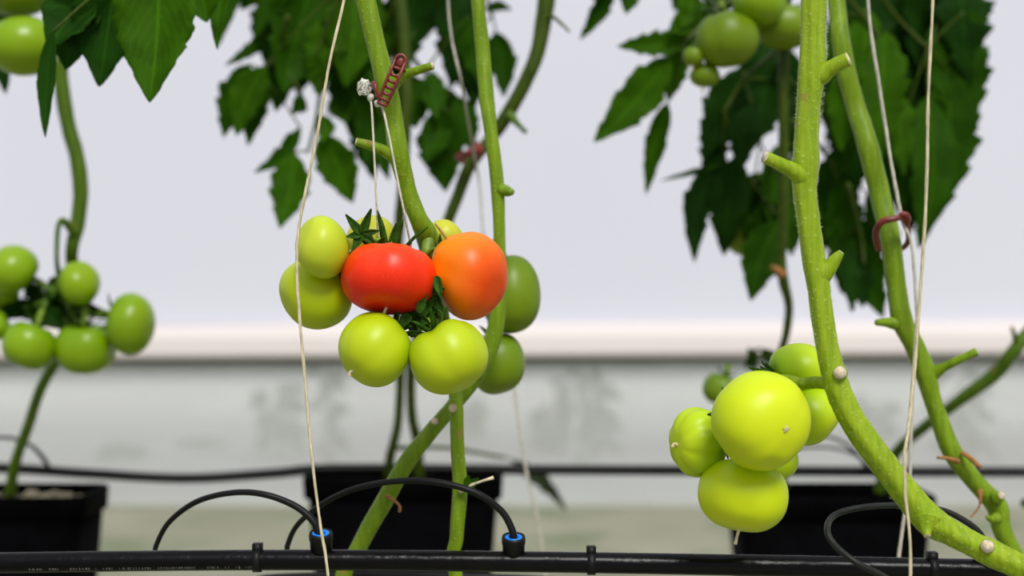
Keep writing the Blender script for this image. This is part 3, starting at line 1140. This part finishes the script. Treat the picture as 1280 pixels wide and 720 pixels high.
# F: plant in the same pot, with the foliage behind the centre
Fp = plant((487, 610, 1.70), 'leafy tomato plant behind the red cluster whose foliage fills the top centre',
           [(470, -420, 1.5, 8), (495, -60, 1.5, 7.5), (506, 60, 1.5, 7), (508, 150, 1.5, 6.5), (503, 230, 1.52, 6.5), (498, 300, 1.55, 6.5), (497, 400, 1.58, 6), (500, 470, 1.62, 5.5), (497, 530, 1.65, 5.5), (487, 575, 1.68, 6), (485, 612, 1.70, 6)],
           'stem_shaded', rough=.1)
# Gp: left plant
Gp = plant((13, 612, 1.62), 'slender dark green tomato plant in the left pot, curving past the left cluster',
           [(40, -420, 1.48, 10), (64, -80, 1.48, 10.5), (72, 20, 1.48, 11), (76, 90, 1.48, 9.5), (84, 150, 1.48, 9.5), (97, 200, 1.48, 9.5), (101, 240, 1.48, 9.5), (97, 280, 1.48, 9), (90, 310, 1.48, 8), (90, 350, 1.51, 7.5),
            (84, 400, 1.54, 7), (72, 445, 1.56, 7), (50, 488, 1.57, 6.5), (36, 530, 1.58, 6.5), (20, 575, 1.60, 6.5), (12, 618, 1.62, 7)], 'stem_half_shaded', rough=.1)
g = G()
tube(g, PT([(92, 290, 1.47, 6), (83, 279, 1.46, 5), (76, 276, 1.45, 3.5), (72, 290, 1.45, 3.2), (71, 325, 1.46, 3), (73, 350, 1.48, 4), (60, 375, 1.48, 4), (30, 385, 1.48, 3)]), 10, 6)
tube(g, PT([(73, 350, 1.48, 4), (85, 380, 1.48, 4), (110, 392, 1.48, 4), (138, 396, 1.48, 3)]), 10, 6)
tube(g, PT([(68, 365, 1.48, 4), (45, 350, 1.48, 4), (30, 345, 1.48, 3)]), 10, 6)
tube(g, PT([(80, 372, 1.48, 4), (95, 400, 1.47, 3), (104, 408, 1.47, 3)]), 10, 6)
tube(g, PT([(60, 375, 1.48, 4), (48, 395, 1.47, 3), (40, 402, 1.47, 3)]), 10, 6)
build('truss_stalk', g, M['stem_half_shaded'], Gp)
# small leaves inside the left truss
leaf(Gp, [(75, 365), (60, 378), (40, 385)], [(70, 360, 40, 395, 24), (75, 365, 100, 400, 26), (60, 372, 20, 392, 20), (80, 345, 60, 375, 26), (60, 380, 70, 408, 22), (50, 360, 30, 372, 18), (85, 385, 130, 392, 12), (75, 370, 108, 385, 22), (55, 385, 78, 412, 26), (20, 375, 48, 402, 24), (90, 380, 92, 412, 18), (30, 360, 60, 372, 18), (0, 385, 25, 398, 18), (95, 385, 150, 400, 10)], 1.49, 'leaf_dark', r=2, jit=.015)

# Hp: right back plant that carries the big dark foliage
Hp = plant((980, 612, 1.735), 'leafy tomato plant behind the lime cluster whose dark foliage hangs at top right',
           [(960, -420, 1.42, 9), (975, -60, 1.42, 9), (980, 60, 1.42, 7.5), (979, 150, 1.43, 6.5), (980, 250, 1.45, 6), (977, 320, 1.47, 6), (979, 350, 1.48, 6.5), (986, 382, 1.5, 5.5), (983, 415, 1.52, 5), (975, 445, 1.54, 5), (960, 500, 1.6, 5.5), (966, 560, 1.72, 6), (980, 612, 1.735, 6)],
           'stem_shaded', rough=.14)
stub(Hp, [(977, 342, 1.475, 8), (970, 337, 1.47, 5), (965, 334, 1.465, 3)], 'cutbrown', end='cutbrown')
# Ip: stem in the right pot slanting to the right edge
Ip = plant((1102, 612, 1.70), 'bare dark tomato stem slanting from the right pot up to the right edge',
           [(1700, -100, 1.45, 9), (1400, 300, 1.48, 9), (1300, 400, 1.5, 9), (1268, 437, 1.5, 8), (1244, 467, 1.52, 9), (1200, 500, 1.55, 7.5), (1160, 530, 1.6, 7), (1125, 560, 1.66, 7), (1106, 590, 1.69, 7.5), (1100, 614, 1.70, 8)], 'stem_half_shaded', rough=.1)
stub(Ip, [(1272, 432, 1.5, 6), (1268, 418, 1.49, 3), (1265, 410, 1.48, 2.5)], 'stem_half_shaded', end='cutbrown')

BACK[:] = [Fp, Hp]
# ------------------------------------------------------------------ leaves
# top left (nearer, fairly sharp)
leaf(Gp, [(60, -160, 1.4), (120, -80, 1.2), (150, -30, 1.12)],
     [(148, -42, 125, 108, 78, .1, .05, -4, .0), (160, -30, 172, 30, 46, -.2, .08, 0, .03), (120, 0, 62, 62, 60, .3, .1, -16, .01), (66, 40, 57, 172, 21, .2, .04, -6, -.01),
      (95, 18, 82, 88, 40, .0, .0, 0, .02), (100, -10, 88, 60, 62, .1, 0, 0, .015)], 1.12, 'leaf_front')
leaf(Gp, [(90, -160, 1.4), (160, -90, 1.2), (200, -45, 1.12)],
     [(198, -62, 187, 128, 92, .05, .03, 3, -.02), (245, -40, 259, 28, 56, .1, .05, 0, .0), (290, -50, 272, 62, 20, .1, .1, -10, .03)], 1.12, 'leaf_light')
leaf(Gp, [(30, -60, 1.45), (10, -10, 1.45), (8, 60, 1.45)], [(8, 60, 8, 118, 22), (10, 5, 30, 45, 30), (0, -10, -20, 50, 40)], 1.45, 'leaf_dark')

# top centre
WM[0] = .60
leaf(Fp, [(500, -150, 1.5), (440, -90), (395, -60)],
     [(400, -55, 352, 118, 84), (372, -45, 318, 48, 40), (430, -55, 412, 92, 80), (345, 40, 282, 82, 18, .1, .05, 0), (365, 60, 345, 140, 40)], 1.46, 'leaf')
leaf(Fp, [(500, -130, 1.5), (460, -60), (430, -20)],
     [(445, -40, 432, 110, 74), (420, 20, 385, 100, 54), (460, 0, 452, 120, 66), (395, 70, 400, 122, 30), (330, 82, 296, 170, 46, .1, .02, -6)], 1.42, 'leaf_light')
leaf(Fp, [(400, -120, 1.5), (350, -60), (320, -30)],
     [(310, -35, 272, 60, 20, .1, .05, -6), (330, -30, 300, 12, 26), (345, 25, 286, 80, 16, .1, .05, 4), (355, -20, 330, 60, 40)], 1.46, 'leaf')
leaf(Fp, [(500, 40, 1.5), (490, 90), (480, 130)],
     [(455, 120, 468, 225, 40, .1), (478, 125, 470, 180, 44), (430, 110, 436, 155, 40), (505, 90, 530, 150, 36)], 1.47, 'leaf')
leaf(Fp, [(360, 20, 1.5), (345, 70), (325, 90)],
     [(312, 80, 279, 172, 44, .1, .02, -5, .0), (328, 88, 310, 182, 36, .1, .02, 0, .01), (376, 160, 318, 216, 24, .1, .05, 8, .0), (378, 118, 364, 142, 20)], 1.44, 'leaf')
leaf(Fp, [(420, 60, 1.48), (402, 110), (395, 150), (385, 190)],
     [(368, 192, 350, 286, 50, .05, .02, 3, .0), (402, 168, 441, 254, 50, .05, .02, 3, .0), (405, 145, 402, 180, 26)], 1.42, 'leaf_light')
leaf(Fp, [(495, 0, 1.5), (470, 60), (450, 90)],
     [(440, 70, 434, 160, 46), (462, 80, 466, 222, 46, .1), (485, 110, 492, 170, 34), (440, 20, 418, 80, 52), (475, 20, 470, 110, 50), (480, 150, 486, 225, 26)], 1.45, 'leaf')
leaf(Fp, [(500, -80, 1.5), (530, -40), (548, 0)],
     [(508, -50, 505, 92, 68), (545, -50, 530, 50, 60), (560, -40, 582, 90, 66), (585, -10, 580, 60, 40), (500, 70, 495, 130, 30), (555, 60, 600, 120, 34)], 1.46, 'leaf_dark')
leaf(Fp, [(505, 60, 1.5), (530, 90), (548, 120)],
     [(500, 95, 520, 160, 48), (548, 135, 557, 240, 58, .05, .02, 0), (540, 90, 545, 150, 34), (572, 120, 590, 190, 34), (560, 150, 530, 205, 36), (585, 20, 600, 105, 44)], 1.44, 'leaf')
leaf(Fp, [(560, -60, 1.5), (600, -20), (615, 20)],
     [(620, 40, 630, 122, 34, .1), (606, 12, 640, 12, 14), (600, 40, 606, 110, 30)], 1.5, 'leaf')
leaf(Fp, [(497, 560, 1.68), (560, 560, 1.8), (630, 572, 1.85)], [(640, 575, 708, 637, 20, .2, .1, 4, .2)], 1.65, 'leaf_dry')

leaf(Fp, [(480, -100, 1.52), (430, -60), (380, -30)],
     [(370, -20, 340, 100, 60), (395, 10, 372, 120, 52), (430, 0, 425, 118, 62), (340, 0, 318, 55, 36), (455, 40, 452, 150, 44)], 1.52, 'leaf_dark')
leaf(Fp, [(560, -60, 1.5), (575, -20), (580, 20)],
     [(570, -10, 565, 110, 46), (592, 30, 590, 140, 40), (560, 110, 575, 200, 36)], 1.50, 'leaf')
# top right foliage
WM[0] = .57
leaf(Hp, [(975, -40, 1.42), (900, 10, 1.4), (860, 50, 1.38)],
     [(838, 72, 742, 178, 54, .05, .03, 4, .0), (862, 52, 771, 58, 36, .1, .05, 0, .0), (848, 60, 836, 126, 40, .1), (835, 128, 808, 242, 26, .5, .04, -4, .01), (868, 20, 835, 40, 34), (870, -10, 850, 36, 40), (880, 15, 850, 70, 40)], 1.38, 'leaf_light')
leaf(Hp, [(960, -180, 1.42), (840, -80), (790, -30)], [(768, -30, 725, 50, 26, .2, .05, 4), (785, -40, 782, 18, 36), (760, -50, 740, 0, 30)], 1.4, 'leaf')
leaf(Hp, [(975, 60, 1.45), (930, 100), (905, 140)],
     [(930, 85, 878, 200, 66), (895, 140, 884, 232, 40), (905, 190, 868, 328, 40, .1, .05, -14), (920, 195, 905, 320, 52), (960, 100, 930, 190, 60), (940, 130, 925, 215, 44)], 1.42, 'leaf_dark')
leaf(Hp, [(985, 180, 1.46), (960, 210), (940, 230)],
     [(955, 215, 930, 300, 56), (975, 180, 965, 290, 48), (975, 275, 938, 376, 54, .05, .02, -6), (985, 220, 990, 320, 40), (905, 205, 826, 226, 8), (955, 250, 950, 330, 54)], 1.44, 'leaf')
leaf(Hp, [(975, -60, 1.45), (960, 0), (940, 60)],
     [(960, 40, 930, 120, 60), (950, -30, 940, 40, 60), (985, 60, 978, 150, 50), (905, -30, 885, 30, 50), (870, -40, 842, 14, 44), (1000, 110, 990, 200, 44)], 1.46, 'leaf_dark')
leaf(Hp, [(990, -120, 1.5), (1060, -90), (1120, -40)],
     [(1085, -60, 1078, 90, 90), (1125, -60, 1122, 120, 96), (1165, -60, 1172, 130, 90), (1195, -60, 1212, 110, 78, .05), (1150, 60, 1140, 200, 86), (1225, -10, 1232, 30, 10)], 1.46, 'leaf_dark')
leaf(Hp, [(1060, -60, 1.48), (1120, 20), (1160, 60)],
     [(1175, 20, 1204, 172, 84, .05, .02, 8), (1185, 90, 1178, 262, 76, .05, .02, 6), (1160, 120, 1150, 310, 74), (1130, 150, 1128, 260, 60), (1205, 15, 1238, 27, 9)], 1.42, 'leaf')
leaf(Hp, [(1040, -20, 1.46), (1080, 20), (1105, 60)],
     [(1085, 10, 1062, 150, 62), (1108, 40, 1100, 200, 66), (1060, 80, 1050, 190, 50), (1120, 110, 1130, 220, 50), (1045, 20, 1048, 110, 36)], 1.38, 'leaf_light')
leaf(Hp, [(990, 150, 1.5), (1030, 190), (1050, 230)],
     [(1045, 185, 1035, 300, 50), (1055, 215, 1052, 368, 52), (1070, 270, 1104, 398, 58, .05, .02, -6), (1085, 240, 1120, 330, 40), (1040, 140, 1060, 215, 40), (1000, 240, 1005, 300, 30)], 1.44, 'leaf')
leaf(Hp, [(1060, 230, 1.48), (1075, 290), (1080, 330)],
     [(1060, 290, 1066, 390, 40), (1075, 310, 1078, 385, 34), (1048, 290, 1044, 350, 34)], 1.43, 'leaf_dark')
leaf(Hp, [(980, 60, 1.5), (960, 120), (950, 180)],
     [(955, 90, 950, 175, 50), (945, 215, 930, 310, 60), (950, 30, 960, 110, 60), (985, 240, 995, 310, 34)], 1.5, 'leaf_dark')
leaf(Hp, [(1010, -60, 1.5), (1040, 60), (1050, 130)],
     [(1045, 60, 1040, 180, 60), (1070, 150, 1062, 250, 50), (1035, 235, 1025, 320, 40), (1110, 170, 1140, 290, 60), (1180, 60, 1190, 200, 70), (1140, 0, 1150, 120, 80)], 1.5, 'leaf_dark')
# curled little leaves on the bare part behind the lime cluster
leaf(Hp, [(975, 445, 1.54), (955, 445), (940, 440)], [(945, 438, 932, 462, 14), (952, 436, 975, 462, 16), (935, 436, 940, 470, 10)], 1.52, 'leaf', r=2)
leaf(Ip, [(1290, 620, 1.5), (1285, 625, 1.5)], [(1276, 628, 1292, 636, 12)], 1.5, 'leaf_light', r=2)

# ------------------------------------------------------------------ tomatoes
CC = 'tomatoes of the central cluster'
LC = 'tomatoes of the front right cluster'
WC = 'tomatoes of the left cluster'
tomato(486, 349, 120, 90, .968, 'tom_red', 'fully ripe red tomato, broad and flattened, at the heart of the central cluster', CC, stem=(.05, 1, .38), ribs=6, ribamp=.045, dimple=.2, polar=.70,
       seed=3, calyx=.5, ped=(528, 330, 1.0), style=.12, creases=.03, sq=.74, dents=((-.42, .75, .6, .035, .22), (.25, .8, .55, .03, .2), (-.45, -.2, .85, .012, .25)))
tomato(586, 345, 98, 111, .985, 'tom_orange', 'orange half-ripe tomato right of the red one', CC, stem=(-.75, .35, .6), ribs=5, ribamp=.03, dimple=.12, polar=.92, seed=5, ped=(534, 320, 1.0), dents=((-.8, -.55, .25, .13, .5), (-.5, .1, .85, .04, .35), (-.9, .6, .3, -.05, .4)))
tomato(403, 309, 67, 79, .963, 'tom_pale', 'small egg-shaped pale green tomato at the upper left of the red one', CC, stem=(.55, -.45, .7), ribs=4, ribamp=.012, dimple=.06, polar=1.05, seed=7, ped=(470, 330, 1.0), egg=-.06)
tomato(395, 367, 93, 90, .996, 'tom_leafy', 'round green tomato with the twine hanging across it, left of the red one', CC, stem=(.8, .35, .4), ribs=5, ribamp=.03, dimple=.14, seed=9, ped=(480, 345, 1.005), dents=((.25, .6, .75, .05, .3),))
tomato(464, 297, 62, 56, 1.005, 'tom_yellow', 'yellowish green tomato peeping out behind the dark star-shaped calyx above the red one', CC, stem=(.3, -.6, .4), ribs=4, ribamp=.01, dimple=.05, seed=11, ped=(515, 330, 1.01))
tomato(469, 437, 92, 94, .962, 'tom_center', 'round green tomato directly under the red one', CC, stem=(.62, .62, .5), ribs=5, ribamp=.03, dimple=.12, polar=.93, seed=13, ped=(520, 400, .99), style=.1)
tomato(561, 446, 99, 95, .958, 'tom_center', 'round green tomato under the orange one, lower right of the central cluster', CC, stem=(-.45, .8, .35), ribs=5, ribamp=.05, dimple=.16, polar=.9, seed=19, ped=(526, 385, .99), calyx=.3, dents=((-.5, .85, .35, .13, .28), (.3, .9, .3, -.03, .4)))
tomato(556, 296, 46, 44, 1.04, 'tom_yellow', 'sliver of yellow-green tomato above the orange one, right of the stem', CC, stem=(-.5, -.5, -.2), ribs=4, ribamp=.01, dimple=.05, seed=17, ped=(536, 315, 1.02))
BC = 'shaded green tomatoes right of the orange one'
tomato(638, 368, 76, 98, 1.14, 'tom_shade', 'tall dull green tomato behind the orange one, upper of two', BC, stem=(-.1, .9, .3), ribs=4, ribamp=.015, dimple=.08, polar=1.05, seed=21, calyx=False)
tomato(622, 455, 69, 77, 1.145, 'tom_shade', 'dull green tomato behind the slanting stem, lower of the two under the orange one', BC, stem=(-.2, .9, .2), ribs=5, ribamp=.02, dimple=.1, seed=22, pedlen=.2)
# dark star-shaped calyx above the red tomato belongs to the pale egg-shaped cluster mate
# right cluster
tomato(951, 526, 125, 125, .898, 'tom_bright', 'largest bright lime tomato at front of the right cluster, with a star scar', LC, stem=(-.42, .12, .9), ribs=4, ribamp=.04, dimple=.16, polar=.85, seed=38,
       ped=(975, 480, .95), scar=True, tipdimple=-.01, sq=.8, dents=((.12, -.85, .5, .05, .2), (.42, -.55, .7, .02, .22), (.05, .95, .4, .04, .3), (-.75, -.7, .3, .04, .4), (.75, .65, .2, -.03, .35)))
tomato(929, 619, 113, 95, .932, 'tom_bright', 'flattened lime tomato at the bottom of the right cluster, dry style hanging from it', LC, stem=(.16, .9, .22), ribs=5, ribamp=.03, dimple=.15, polar=.76, seed=33,
       ped=(955, 540, .962), style=.26, sq=.8, dents=((-.1, -.1, 1, .02, .2), (-.1, -.5, .85, .02, .2), (-.1, .5, .85, .03, .25), (.7, -.75, .3, .02, .4)))
tomato(872, 553, 70, 87, .945, 'tom_lime', 'ribbed deeper green tomato at the left of the right cluster, dry tip facing out', LC, stem=(.9, .05, .45), ribs=7, ribamp=.085, dimple=.15, polar=.85, seed=35, sq=.8,
       ped=(940, 530, .965), style=.1)
tomato(1000, 462, 74, 66, .968, 'tom_lime', 'lime tomato half hidden behind the thick stem, topmost of the right cluster', LC, stem=(-.5, -.1, -.1), ribs=4, ribamp=.01, dimple=.08, seed=37, ped=(985, 474, .945))
tomato(1011, 520, 80, 74, .962, 'tom_lime', 'lime tomato tucked between the largest one and the thick stem', LC, stem=(-.6, .4, .2), ribs=4, ribamp=.01, dimple=.08, seed=39, ped=(975, 495, .955))
tomato(965, 576, 66, 56, .966, 'tom_lime', 'mostly hidden tomato behind the largest and the bottom one of the right cluster', LC, stem=(-.2, .8, .3), ribs=4, ribamp=.02, dimple=.08, seed=41, ped=(960, 530, .965))
tomato(901, 487, 46, 42, 1.5, 'tom_shade', 'small blurred dark green tomato behind the upper left of the right cluster', None, stem=(.3, .8, 0), seed=43)
# left cluster
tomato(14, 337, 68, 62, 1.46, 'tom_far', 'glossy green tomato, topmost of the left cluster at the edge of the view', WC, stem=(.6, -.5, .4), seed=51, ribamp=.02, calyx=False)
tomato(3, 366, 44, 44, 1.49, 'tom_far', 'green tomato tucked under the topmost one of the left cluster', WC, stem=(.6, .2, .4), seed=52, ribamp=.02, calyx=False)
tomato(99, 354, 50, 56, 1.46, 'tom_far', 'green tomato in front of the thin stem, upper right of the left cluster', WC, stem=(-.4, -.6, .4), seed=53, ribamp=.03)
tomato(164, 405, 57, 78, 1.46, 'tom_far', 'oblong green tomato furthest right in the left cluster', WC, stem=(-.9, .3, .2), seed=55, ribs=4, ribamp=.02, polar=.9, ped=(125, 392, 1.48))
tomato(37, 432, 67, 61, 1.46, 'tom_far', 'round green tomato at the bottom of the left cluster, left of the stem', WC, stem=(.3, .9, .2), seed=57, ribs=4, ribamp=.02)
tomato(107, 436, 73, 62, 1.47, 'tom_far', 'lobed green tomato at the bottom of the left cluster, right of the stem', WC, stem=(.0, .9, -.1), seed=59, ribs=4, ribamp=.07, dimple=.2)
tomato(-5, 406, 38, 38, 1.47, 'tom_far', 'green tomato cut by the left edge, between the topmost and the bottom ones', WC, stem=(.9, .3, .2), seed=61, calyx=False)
TL_ = 'tomatoes at the top left corner'
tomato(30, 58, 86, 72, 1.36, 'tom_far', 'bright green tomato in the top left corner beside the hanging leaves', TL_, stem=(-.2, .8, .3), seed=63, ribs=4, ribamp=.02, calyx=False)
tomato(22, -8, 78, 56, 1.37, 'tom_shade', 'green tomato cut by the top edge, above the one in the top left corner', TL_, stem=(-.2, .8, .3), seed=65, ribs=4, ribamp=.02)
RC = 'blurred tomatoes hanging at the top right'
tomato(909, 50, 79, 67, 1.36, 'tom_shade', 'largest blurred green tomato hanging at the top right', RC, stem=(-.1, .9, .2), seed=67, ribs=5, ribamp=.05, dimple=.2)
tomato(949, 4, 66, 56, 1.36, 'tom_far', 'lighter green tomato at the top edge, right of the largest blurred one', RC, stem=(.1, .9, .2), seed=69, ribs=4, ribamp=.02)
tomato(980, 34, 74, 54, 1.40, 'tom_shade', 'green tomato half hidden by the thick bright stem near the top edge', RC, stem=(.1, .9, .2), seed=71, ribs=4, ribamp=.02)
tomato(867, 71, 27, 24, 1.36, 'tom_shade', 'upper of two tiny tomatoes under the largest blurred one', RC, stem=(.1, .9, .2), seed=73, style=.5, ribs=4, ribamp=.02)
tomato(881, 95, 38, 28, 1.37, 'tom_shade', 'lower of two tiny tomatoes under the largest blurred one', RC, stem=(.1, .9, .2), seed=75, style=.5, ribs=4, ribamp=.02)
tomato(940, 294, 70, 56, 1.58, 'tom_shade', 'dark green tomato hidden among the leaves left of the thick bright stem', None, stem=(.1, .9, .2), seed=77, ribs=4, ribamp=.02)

# free-standing calyx of the yellowish tomato (seen above the red one), with long pointed sepals
def sepal(g, a, b, wpx, D, seed):
    WM[0] = .42
    leaflet(g, a, b, wpx, D, D - .004, roll=.25, bow=.06, fold=.5, teeth=0, nt=1, seed=seed, shape=.6, ripple=0)


g = G()
for i, (x, y, w_) in enumerate(((432, 268, 12), (484, 261, 12), (433, 296, 11), (441, 312, 13), (474, 288, 10), (474, 309, 10))):
    if (x, y) == (484, 261):
        x, y = 464, 261
    sepal(g, (452, 293), (x, y), w_, .962, i)
tube(g, PT([(452, 292, .963, 6), (458, 300, .972, 5), (470, 312, .99, 4), (500, 325, 1.0, 4)]), 10, 6)
sepal(g, (489, 310), (495, 279), 10, .978, 9)
sepal(g, (476, 306), (480, 296), 12, .965, 11)
build('sepals', g, M['calyx'], A, thick=.0007)
# crowded sepals in the middle of the cluster
g = G()
rr = random.Random(5)
for i, (x0, y0, x1, y1, w_) in enumerate(((523, 395, 546, 372, 14), (520, 398, 552, 385, 13), (520, 400, 505, 380, 13), (515, 402, 502, 398, 12), (524, 402, 548, 408, 14), (518, 405, 514, 422, 12), (524, 392, 532, 358, 12), (526, 398, 538, 405, 14), (535, 350, 552, 380, 20), (538, 362, 556, 396, 18), (530, 375, 548, 398, 18), (545, 345, 551, 372, 14), (512, 392, 500, 412, 16), (540, 365, 556, 360, 12), (525, 400, 526, 415, 12))):
    sepal(g, (x0, y0), (x1, y1), w_, .965 + rr.uniform(-.008, .012), 20 + i)
build('sepals', g, M['calyx'], A, thick=.0007)
# sepal standing over the big lime tomato
g = G()
sepal(g, (968, 470), (936, 459), 8, .93, 40)
sepal(g, (968, 470), (950, 458), 7, .935, 41)
build('sepals', g, M['calyx'], Cp, thick=.0007)

# ------------------------------------------------------------------ twine and clips
def twine(pts, label, mat='twine', r=1.7, extra=None):
    g = G()
    pts = [(x, y, d, r) for x, y, d in pts]
    tp = PT(pts)
    tube(g, tp, 10, 26, rough=.35)
    o = build('twine', g, M[mat], origin=tp[0][0])
    tag(o, label, 'twine', None)
    return o


twine([(505, -420, .95), (450, -100, .94), (430, 0, .935), (412, 78, .93), (398, 160, .93), (384, 230, .93), (373, 290, .93), (371, 340, .93), (374, 390, .93), (380, 460, .93), (385, 520, .93), (392, 590, .93), (401, 660, .93), (410, 720, .93), (425, 900, .93), (440, 1296, .93)],
      'long jute twine hanging in front of the left side of the central cluster', r=1.9)
twine([(1172, -420, .88), (1168, -100, .88), (1166, 0, .88), (1163, 60, .88), (1160, 130, .88), (1159, 200, .88), (1156, 280, .88), (1150, 370, .88), (1144, 450, .88), (1136, 530, .875), (1131, 570, .87), (1132, 620, .87), (1137, 670, .87), (1138, 720, .87), (1136, 900, .87), (1130, 1360, .87)],
      'long pale twine hanging in front of the thick bright stem at right', r=2.1)
twine([(1072, -420, 1.13), (1080, -100, 1.12), (1085, 0, 1.11), (1090, 50, 1.11), (1098, 100, 1.11), (1107, 160, 1.11), (1116, 215, 1.105), (1128, 275, 1.10), (1138, 300, 1.10), (1143, 340, 1.10), (1146, 400, 1.10), (1141, 480, 1.10), (1138, 560, 1.10), (1137, 600, 1.10), (1131, 640, 1.09), (1123, 700, 1.09), (1118, 760, 1.09)],
      'greyish twine threading the red clip ring and passing behind the thick stem', 'twine_grey', r=2.2)
twine([(552, -420, 1.25), (558, -100, 1.25), (560, 0, 1.25), (565, 50, 1.25), (576, 100, 1.25), (585, 150, 1.3), (594, 200, 1.38), (600, 235, 1.4), (604, 290, 1.4), (612, 350, 1.4), (628, 420, 1.4), (640, 465, 1.4), (647, 520, 1.4), (657, 585, 1.4), (670, 640, 1.4), (678, 690, 1.4), (690, 800, 1.4), (700, 981, 1.4)],
      'blurred brownish twine hanging between the middle stem and the stem right of it', 'twine_grey', r=1.7)
# support strings on the clip of the red cluster
g = G()
o = thing('support_string', P(462, 115, .972), 'pair of white strings knotted at the ladder clip, holding up the red cluster', 'string')
tube(g, PT([(462, 118, .972, 1.3), (465, 140, .970, 1.4), (468, 200, .972, 1.4), (471, 260, .978, 1.4), (473, 305, .99, 1.4), (474, 312, .995, 1.4)]), 8, 14, rough=.2)
build('string_strand', g, M['twine_white'], o)
g = G()
tube(g, PT([(474, 128, .972, 1.3), (481, 145, .970, 1.4), (492, 200, .972, 1.4), (503, 255, .975, 1.4), (512, 300, .988, 1.4), (513, 310, .995, 1.4)]), 8, 14, rough=.2)
build('string_strand', g, M['twine_white'], o)
g = G()
blob(g, P(455, 109, .972), 8.5 / F * .97, seed=3, amp=.55, seg=18, sc=(.95, .8, 1.15))
blob(g, P(463, 122, .971), 4.6 / F * .97, seed=5, amp=.5, seg=12)
blob(g, P(473, 129, .971), 4.6 / F * .97, seed=8, amp=.5, seg=12, sc=(1.2, 1, .9))
for k in range(9):
    rr = random.Random(k)
    pts = [(455 + rr.uniform(-7, 7), 110 + rr.uniform(-9, 9), .9675 + rr.uniform(-.001, .002), .8) for _ in range(4)]
    tube(g, PT(pts), 6, 6)
build('knot', g, M['tape'], o)

# ladder clip
cl = thing('plant_clip', P(488, 98, .972), 'red-brown ladder-shaped plastic clip on the middle stem above the red cluster', 'plant clip')
g = G()
a0, a1 = Vector((501, 74, 0)), Vector((478, 130, 0))
dr = (a1 - a0).normalized()
nn = Vector((-dr.y, dr.x, 0))
hw = 6.5


def Q(t, s, d=.968):
    v = a0 + (a1 - a0) * t + nn * s
    return (v.x, v.y, d, 2.1)


for s in (-hw, hw):
    tube(g, PT([Q(.04, s), Q(.3, s, .965), (Q(.6, s, .965)), Q(1.0, s * .85)]), 10, 6)
tube(g, PT([Q(.04, -hw), Q(-.05, -hw * .75), Q(-.09, 0), Q(-.05, hw * .75), Q(.04, hw)]), 10, 6)
for t in (.2, .36, .5, .64, .78, .9, 1.0):
    tube(g, PT([Q(t, -hw, .967), Q(t, 0, .966), Q(t, hw, .967)]), 8, 4)
build('ladder_strap', g, M['clip'], cl)
g = G()
blob(g, P(500, 78, .969), 5.5 / F * .97, seed=1, amp=.05, seg=14, sc=(1, .35, 1.15))
build('locking_tab', g, M['clip'], cl)
g = G()   # loop behind the stem
tube(g, PT([(500, 80, .972, 2.4), (506, 92, .99, 2.4), (498, 105, 1.008, 2.4), (476, 112, 1.008, 2.4), (465, 108, .99, 2.4), (468, 104, .972, 2.6), (472, 122, .97, 2.6)]), 10, 8)
build('stem_loop', g, M['clip'], cl)


def ring_clip(px, py, D, rx, ry, label, rr_=4, tail=True):
    o = thing('plant_clip', P(px, py, D), label, 'plant clip')
    g = G()
    c = P(px, py, D)
    pts = []
    for k in range(15):
        a = math.radians(-40 + 300 * k / 14)
        x = c.x + rx / F * D * math.cos(a)
        y = c.y - rx / F * D * math.sin(a) * .95
        z = c.z + ry / F * D * .25 * math.sin(a) + .004 * math.cos(a)
        pts.append((Vector((x, y, z)), rr_ / F * D))
    tube(g, pts, 10, 5)
    build('clip_ring', g, M['clip'], o)
    g = G()
    e = pts[0][0]
    tube(g, [(e, rr_ / F * D * 1.3), (e + Vector((.001, .0, .010)), rr_ / F * D * 1.5), (e + Vector((-.004, .0, .016)), rr_ / F * D * 1.2)], 10, 5)
    tube(g, [(pts[-1][0], rr_ / F * D), (pts[-1][0] + Vector((-.002, 0, -.012)), rr_ / F * D)], 8, 4)
    build('clip_catch', g, M['clip'], o)
    return o


# clip on the second right stem: a band that leans across the stem
o = thing('plant_clip', P(1116, 290, 1.11), 'red-brown ring clip around the stem behind the thick bright one', 'plant clip')
g = G()
tube(g, PT([(1098, 312, 1.115, 3.5), (1095, 298, 1.105, 4), (1096, 286, 1.098, 4.2), (1103, 277, 1.092, 4.2), (1115, 274, 1.09, 4), (1126, 272, 1.092, 3.8), (1132, 276, 1.10, 3.8), (1135, 290, 1.11, 3.4), (1135, 302, 1.12, 3.4), (1128, 310, 1.135, 3.4),
            (1115, 312, 1.145, 3.4), (1102, 310, 1.14, 3.4), (1098, 300, 1.13, 3.4)]), 12, 8)
build('clip_ring', g, M['clip'], o)
g = G()
tube(g, PT([(1124, 270, 1.091, 3), (1131, 268, 1.09, 4), (1135, 274, 1.095, 4), (1133, 282, 1.1, 3)]), 10, 5)
build('clip_catch', g, M['clip'], o)
o = thing('plant_clip', P(590, 193, 1.44), 'blurred dark red clip on the dark slanting stem', 'plant clip')
g = G()
tube(g, PT([(572, 196, 1.43, 4.5), (582, 193, 1.415, 5), (592, 189, 1.41, 4.5), (600, 185, 1.42, 4.5), (598, 194, 1.44, 4.5), (586, 202, 1.46, 4), (575, 200, 1.45, 4)]), 12, 6)
build('clip_ring', g, M['clip'], o)
g = G()
tube(g, PT([(595, 180, 1.42, 4), (600, 188, 1.415, 5), (598, 196, 1.42, 4)]), 10, 5)
build('clip_catch', g, M['clip'], o)
